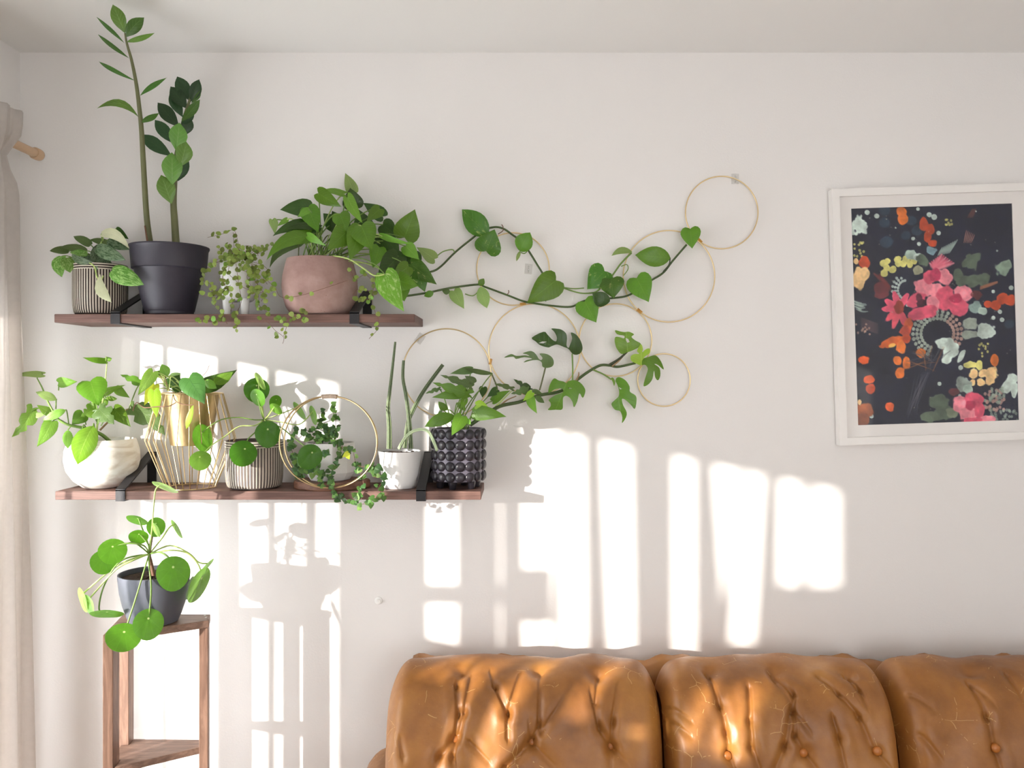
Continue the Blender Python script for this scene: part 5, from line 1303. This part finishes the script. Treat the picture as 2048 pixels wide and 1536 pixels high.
for bx, by, tx, ty, w, m, d, dt, roll, bend, side, sh in (
    (1100, 352, 640, 262, 105, G_GREY, .06, .09, 40, .06, .10, 'ovate'), (780, 300, 455, 360, 130, G_GREY, .08, .1, 15, .05, 0, 'heart'), (820, 500, 680, 390, 150, G_GREY, .08, .09, 10, .05, 0, 'heart'),
    (765, 545, 306, 378, 160, G_GREY, .12, .15, 10, .05, 0, 'split'), (300, 590, 78, 662, 85, G_GREY, .15, .16, 15, .05, 0, 'split'), (560, 800, 700, 920, 90, G_LITE, .10, .11, 0, .05, 0, 'ovate'),
    (665, 640, 180, 718, 185, G_MID, .15, .18, 0, .05, 0, 'heart'), (745, 665, 186, 492, 200, G_MID, .16, .19, 0, .05, 0, 'split'), (422, 905, 278, 780, 120, G_MID, .14, .15, 10, .05, .1, 'ovate'), (335, 912, 265, 1002, 50, G_GREY, .15, .15, 20, .05, 0, 'ovate'),
    (690, 700, 640, 880, 120, G_LITE, .13, .15, 10, .05, 0, 'ovate'),
    (960, 565, 948, 725, 135, G_DARK, .07, .09, 0, .05, 0, 'heart'), (1170, 600, 1015, 715, 130, G_DARK, .07, .09, 0, .05, 0, 'heart'), (1110, 770, 1372, 615, 140, G_MID, .07, .08, 0, .05, .05, 'heart'),
    (1405, 585, 1120, 512, 95, G_GREY, .06, .07, 20, .06, 0, 'split'), (1640, 600, 1378, 665, 145, G_GREY, .06, .08, 5, .05, 0, 'split'), (1665, 602, 1415, 440, 125, G_DARK, .05, .06, 10, .05, 0, 'split'),
    (1700, 645, 1562, 775, 110, G_LIME, .08, .09, 0, .05, 0, 'heart'), (1668, 715, 1778, 965, 150, G_LITE, .08, .1, 5, .05, -.05, 'heart'), (1690, 612, 1848, 655, 85, G_GREY, .06, .07, 15, .05, 0, 'ovate'), (1750, 700, 1888, 802, 90, G_GREY, .06, .07, 10, .05, 0, 'ovate'),
    (850, 840, 1032, 862, 150, G_LIME, .17, .18, 0, .05, .10, 'heart'), (830, 960, 1312, 1012, 235, G_MID, .17, .2, 0, .05, .04, 'heart'), (525, 1000, 70, 1165, 200, G_MID, .19, .22, 0, .06, -.05, 'ovate'),
    (640, 1010, 478, 1300, 225, G_MID, .2, .225, 0, .06, 0, 'heart'), (705, 1042, 765, 1135, 80, G_LITE, .19, .2, 0, .05, 0, 'ovate')):
    o, B = leaf(T, 'M', sh, bx, by, tx, ty, w, m, d, dt, roll, 12, bend, side)
    if bx < 1200: petiole(T, org + Vector((random.uniform(-.03, .03), random.uniform(-.02, .02), 0)), B, .0017, S_GREEN, .012)
vm = [(940, 850, .11), (984, 821, .09), (1005, 811, .07), (1035, 805, .055), (1054, 799, .05), (1084, 789.6, .04), (1109, 785.7, .035), (1126, 780, .035), (1146, 767, .03), (1158, 757, .03), (1176, 744, .03), (1193, 734, .03), (1205, 730, .03), (1220, 731, .03), (1237, 733.5, .03), (1271, 726, .03)]
tube('vine', [P(*p) for p in vm], (.0058, .0036), S_VINE, T, seg=10)
tube('vine', [P(1219, 730, .03), P(1238, 718, .035), P(1256, 702, .04)], (.0045, .0026), S_DARK, T, seg=8)
tube('sheath', [P(1152, 762, .033), P(1157, 752, .034), P(1157.5, 744, .034)], (.0036, .0016), S_TAN, T, seg=6)
tube('sheath', [P(1224, 733, .034), P(1238, 722, .036), P(1247, 712, .036)], (.003, .001), S_TAN, T, seg=6)
tube('new_shoot', [PZ('M', 1095, 915, .08), PZ('M', 1230, 780, .075), PZ('M', 1390, 622, .07)], (.0034, .0014), S_PALE, T, seg=8)
tube('new_shoot', [PZ('M', 1200, 860, .07), PZ('M', 1320, 760, .065), PZ('M', 1460, 700, .06)], (.0028, .0014), S_TAN, T, seg=8)
for z, pts, m in (('L', [(540, 960), (570, 850), (620, 650)], S_OLIVE), ('L', [(990, 820), (992, 640), (985, 460)], S_GREEN), ('L', [(1270, 680), (1400, 735), (1520, 812)], S_GREEN), ('M', [(1085, 360), (1120, 440), (1160, 540), (1180, 640)], S_OLIVE),
                  ('L', [(860, 960), (880, 900), (905, 868)], S_GREEN), ('M', [(1600, 760), (1660, 720), (1700, 650)], S_GREEN)):
    tube('petiole', [PZ(z, x, y, .036) for x, y in pts], .0024, m, T, seg=7)
polyleaf(T, 'L', [(435, 240), (595, 160), (650, 200), (700, 255), (745, 288), (770, 285), (775, 230), (740, 160), (700, 118), (770, 118), (840, 132), (900, 180), (915, 250), (908, 345), (935, 380), (955, 340), (985, 255), (968, 172), (1040, 200), (1100, 280), (1128, 380), (1105, 445), (1050, 475), (990, 462), (935, 395), (870, 368), (780, 335), (700, 360), (655, 375), (550, 345), (490, 295)],
         ((990, 465), (435, 240)), G_DARK, .032, [[(525, 315), (580, 292), (640, 295), (590, 320)]], .06)
polyleaf(T, 'L', [(55, 515), (150, 465), (225, 490), (340, 482), (400, 492), (365, 468), (310, 455), (400, 424), (455, 435), (500, 480), (530, 530), (562, 548), (580, 515), (540, 458), (640, 465), (710, 510), (735, 570), (725, 620), (690, 645), (625, 655), (580, 635), (570, 580), (520, 548), (430, 552), (325, 580), (360, 550), (440, 528), (330, 508), (220, 532), (180, 500)],
         ((620, 655), (55, 515)), G_GREY, .038, (), .06)
polyleaf(T, 'L', [(905, 862), (935, 835), (1010, 820), (1090, 850), (1150, 920), (1165, 980), (1130, 1065), (1085, 1000), (1055, 1110), (1010, 1190), (990, 1120), (950, 1060), (900, 1035), (862, 1060), (858, 1130), (850, 1220), (760, 1225), (655, 1228), (690, 1180), (690, 1130), (665, 1090), (750, 1030), (850, 990), (862, 955), (830, 935), (740, 950), (665, 1000), (665, 930), (700, 840), (745, 795), (800, 825), (870, 840)],
         ((905, 865), (760, 1225)), G_MID, .055, [[(930, 920), (985, 935), (945, 938)]], .05)
polyleaf(T, 'L', [(1575, 830), (1600, 785), (1650, 785), (1720, 830), (1770, 910), (1775, 980), (1850, 1030), (1865, 1100), (1840, 1215), (1780, 1150), (1705, 1085), (1665, 1080), (1680, 1160), (1730, 1260), (1715, 1340), (1665, 1408), (1670, 1330), (1640, 1245), (1570, 1225), (1520, 1150), (1560, 1100), (1620, 1040), (1625, 960), (1600, 880)],
         ((1580, 830), (1668, 1405)), G_MID, .035, [[(1620, 915), (1668, 940), (1640, 948)]], .05)
polyleaf(T, 'L', [(1520, 810), (1515, 795), (1540, 785), (1565, 820), (1572, 860), (1556, 900), (1540, 850)], ((1525, 805), (1556, 898)), G_LITE, .036, (), .05)
polyleaf(T, 'L', [(1740, 440), (1660, 465), (1600, 400), (1575, 340), (1565, 270), (1580, 230), (1640, 235), (1690, 250), (1695, 215), (1600, 195), (1570, 140), (1640, 155), (1700, 165), (1760, 160), (1830, 195), (1795, 230), (1850, 280), (1920, 320), (1900, 370), (1800, 420)],
         ((1745, 440), (1720, 160)), G_LITE, .045, [[(1715, 245), (1750, 258), (1770, 300), (1740, 312), (1722, 285)]], .08)
polyleaf(T, 'L', [(1930, 620), (1850, 590), (1795, 560), (1785, 500), (1830, 465), (1900, 460), (1870, 420), (1925, 330), (1950, 390), (1942, 440), (1990, 400), (2040, 390), (2045, 450), (1980, 500), (1940, 560)], ((1930, 615), (1930, 335)), G_LIME, .05, (), .06)
polyleaf(T, 'F', [(1610, 350), (1615, 315), (1655, 300), (1700, 290), (1735, 330), (1752, 382), (1715, 352), (1692, 346), (1725, 372), (1730, 420), (1715, 450), (1697, 430), (1690, 388), (1680, 440), (1655, 475), (1622, 487), (1635, 430), (1650, 380), (1635, 352)], ((1612, 340), (1625, 484)), G_MID, .05, (), .05)

# ================================================================== on the corner stand
c = (-.975, -.300, zt)
T = thing('potted_pilea', 'round-leaved plant in a plain slate-grey pot on the corner stand', 'potted plant', c)
M_SLATE = plain('slate_grey_plastic', (84, 86, 96), .55, var=.12, scale=14, bump=.08, bscale=400)
lathe('pot', [(.052, 0), (.060, .003), (.068, .02), (.078, .05), (.0855, .085), (.0895, .122), (.0895, .132), (.0862, .132), (.084, .1)], c, M_SLATE, T, seg=64)
soil(T, (c[0], c[1], c[2] + .120), .0855, 12)
cr_ = PZ('J', 530, 395, .30)
tube('stem', [Vector((c[0], c[1], c[2] + .115)), PZ('J', 538, 440, .30), cr_, PZ('J', 540, 320, .3), PZ('J', 548, 290, .3)], (.0055, .0035), S_BROWN, T)
pilea(T, 'J', cr_, [
    (463, 218, 57, 21, -22, 1, PIL_M, .27, [(520, 330), (495, 265)]), (567, 250, 47, 51, 0, 1, PIL_M, .30, [(545, 310)]), (563, 266, 42, 14, -65, 1, PIL_P, .33, None), (472, 306, 50, 37, -8, 1, PIL_M, .31, [(525, 345)]),
    (672, 262, 56, 12, -62, 1, PIL_L, .28, [(590, 320), (640, 250)]), (610, 42, 70, 15, -26, 1, PIL_P, .33, [(545, 250), (552, 150), (563, 55)]),
    (285, 438, 66, 63, 0, 1, PIL_M, .36, [(450, 335), (380, 355)]), (334, 382, 72, 66, 0, 1, PIL_M, .38, [(500, 350), (420, 338)]),
    (835, 468, 58, 10, 48, 1, PIL_L, .26, [(640, 350), (740, 390), (795, 440)]), (800, 560, 96, 42, 63, 1, PIL_L, .30, [(640, 375), (730, 390), (790, 450)]), (752, 575, 60, 18, 75, 1, PIL_M, .27, None),
    (170, 640, 68, 16, -75, 1, PIL_P, .36, [(440, 420), (340, 470), (200, 585)]), (203, 665, 54, 22, -72, 1, PIL_L, .38, [(440, 430), (350, 480), (230, 610)]), (302, 720, 84, 20, -8, 1, PIL_M, .38, [(380, 430), (290, 560), (262, 690)]),
    (660, 497, 85, 90, 0, 1, PIL_M, .40, [(580, 385), (630, 410)]), (391, 843, 90, 73, -8, 1, PIL_M, .425, [(515, 440), (455, 640)]), (527, 768, 77, 80, 0, 1, PIL_M, .41, [(528, 450), (540, 580)])], None, .0021)
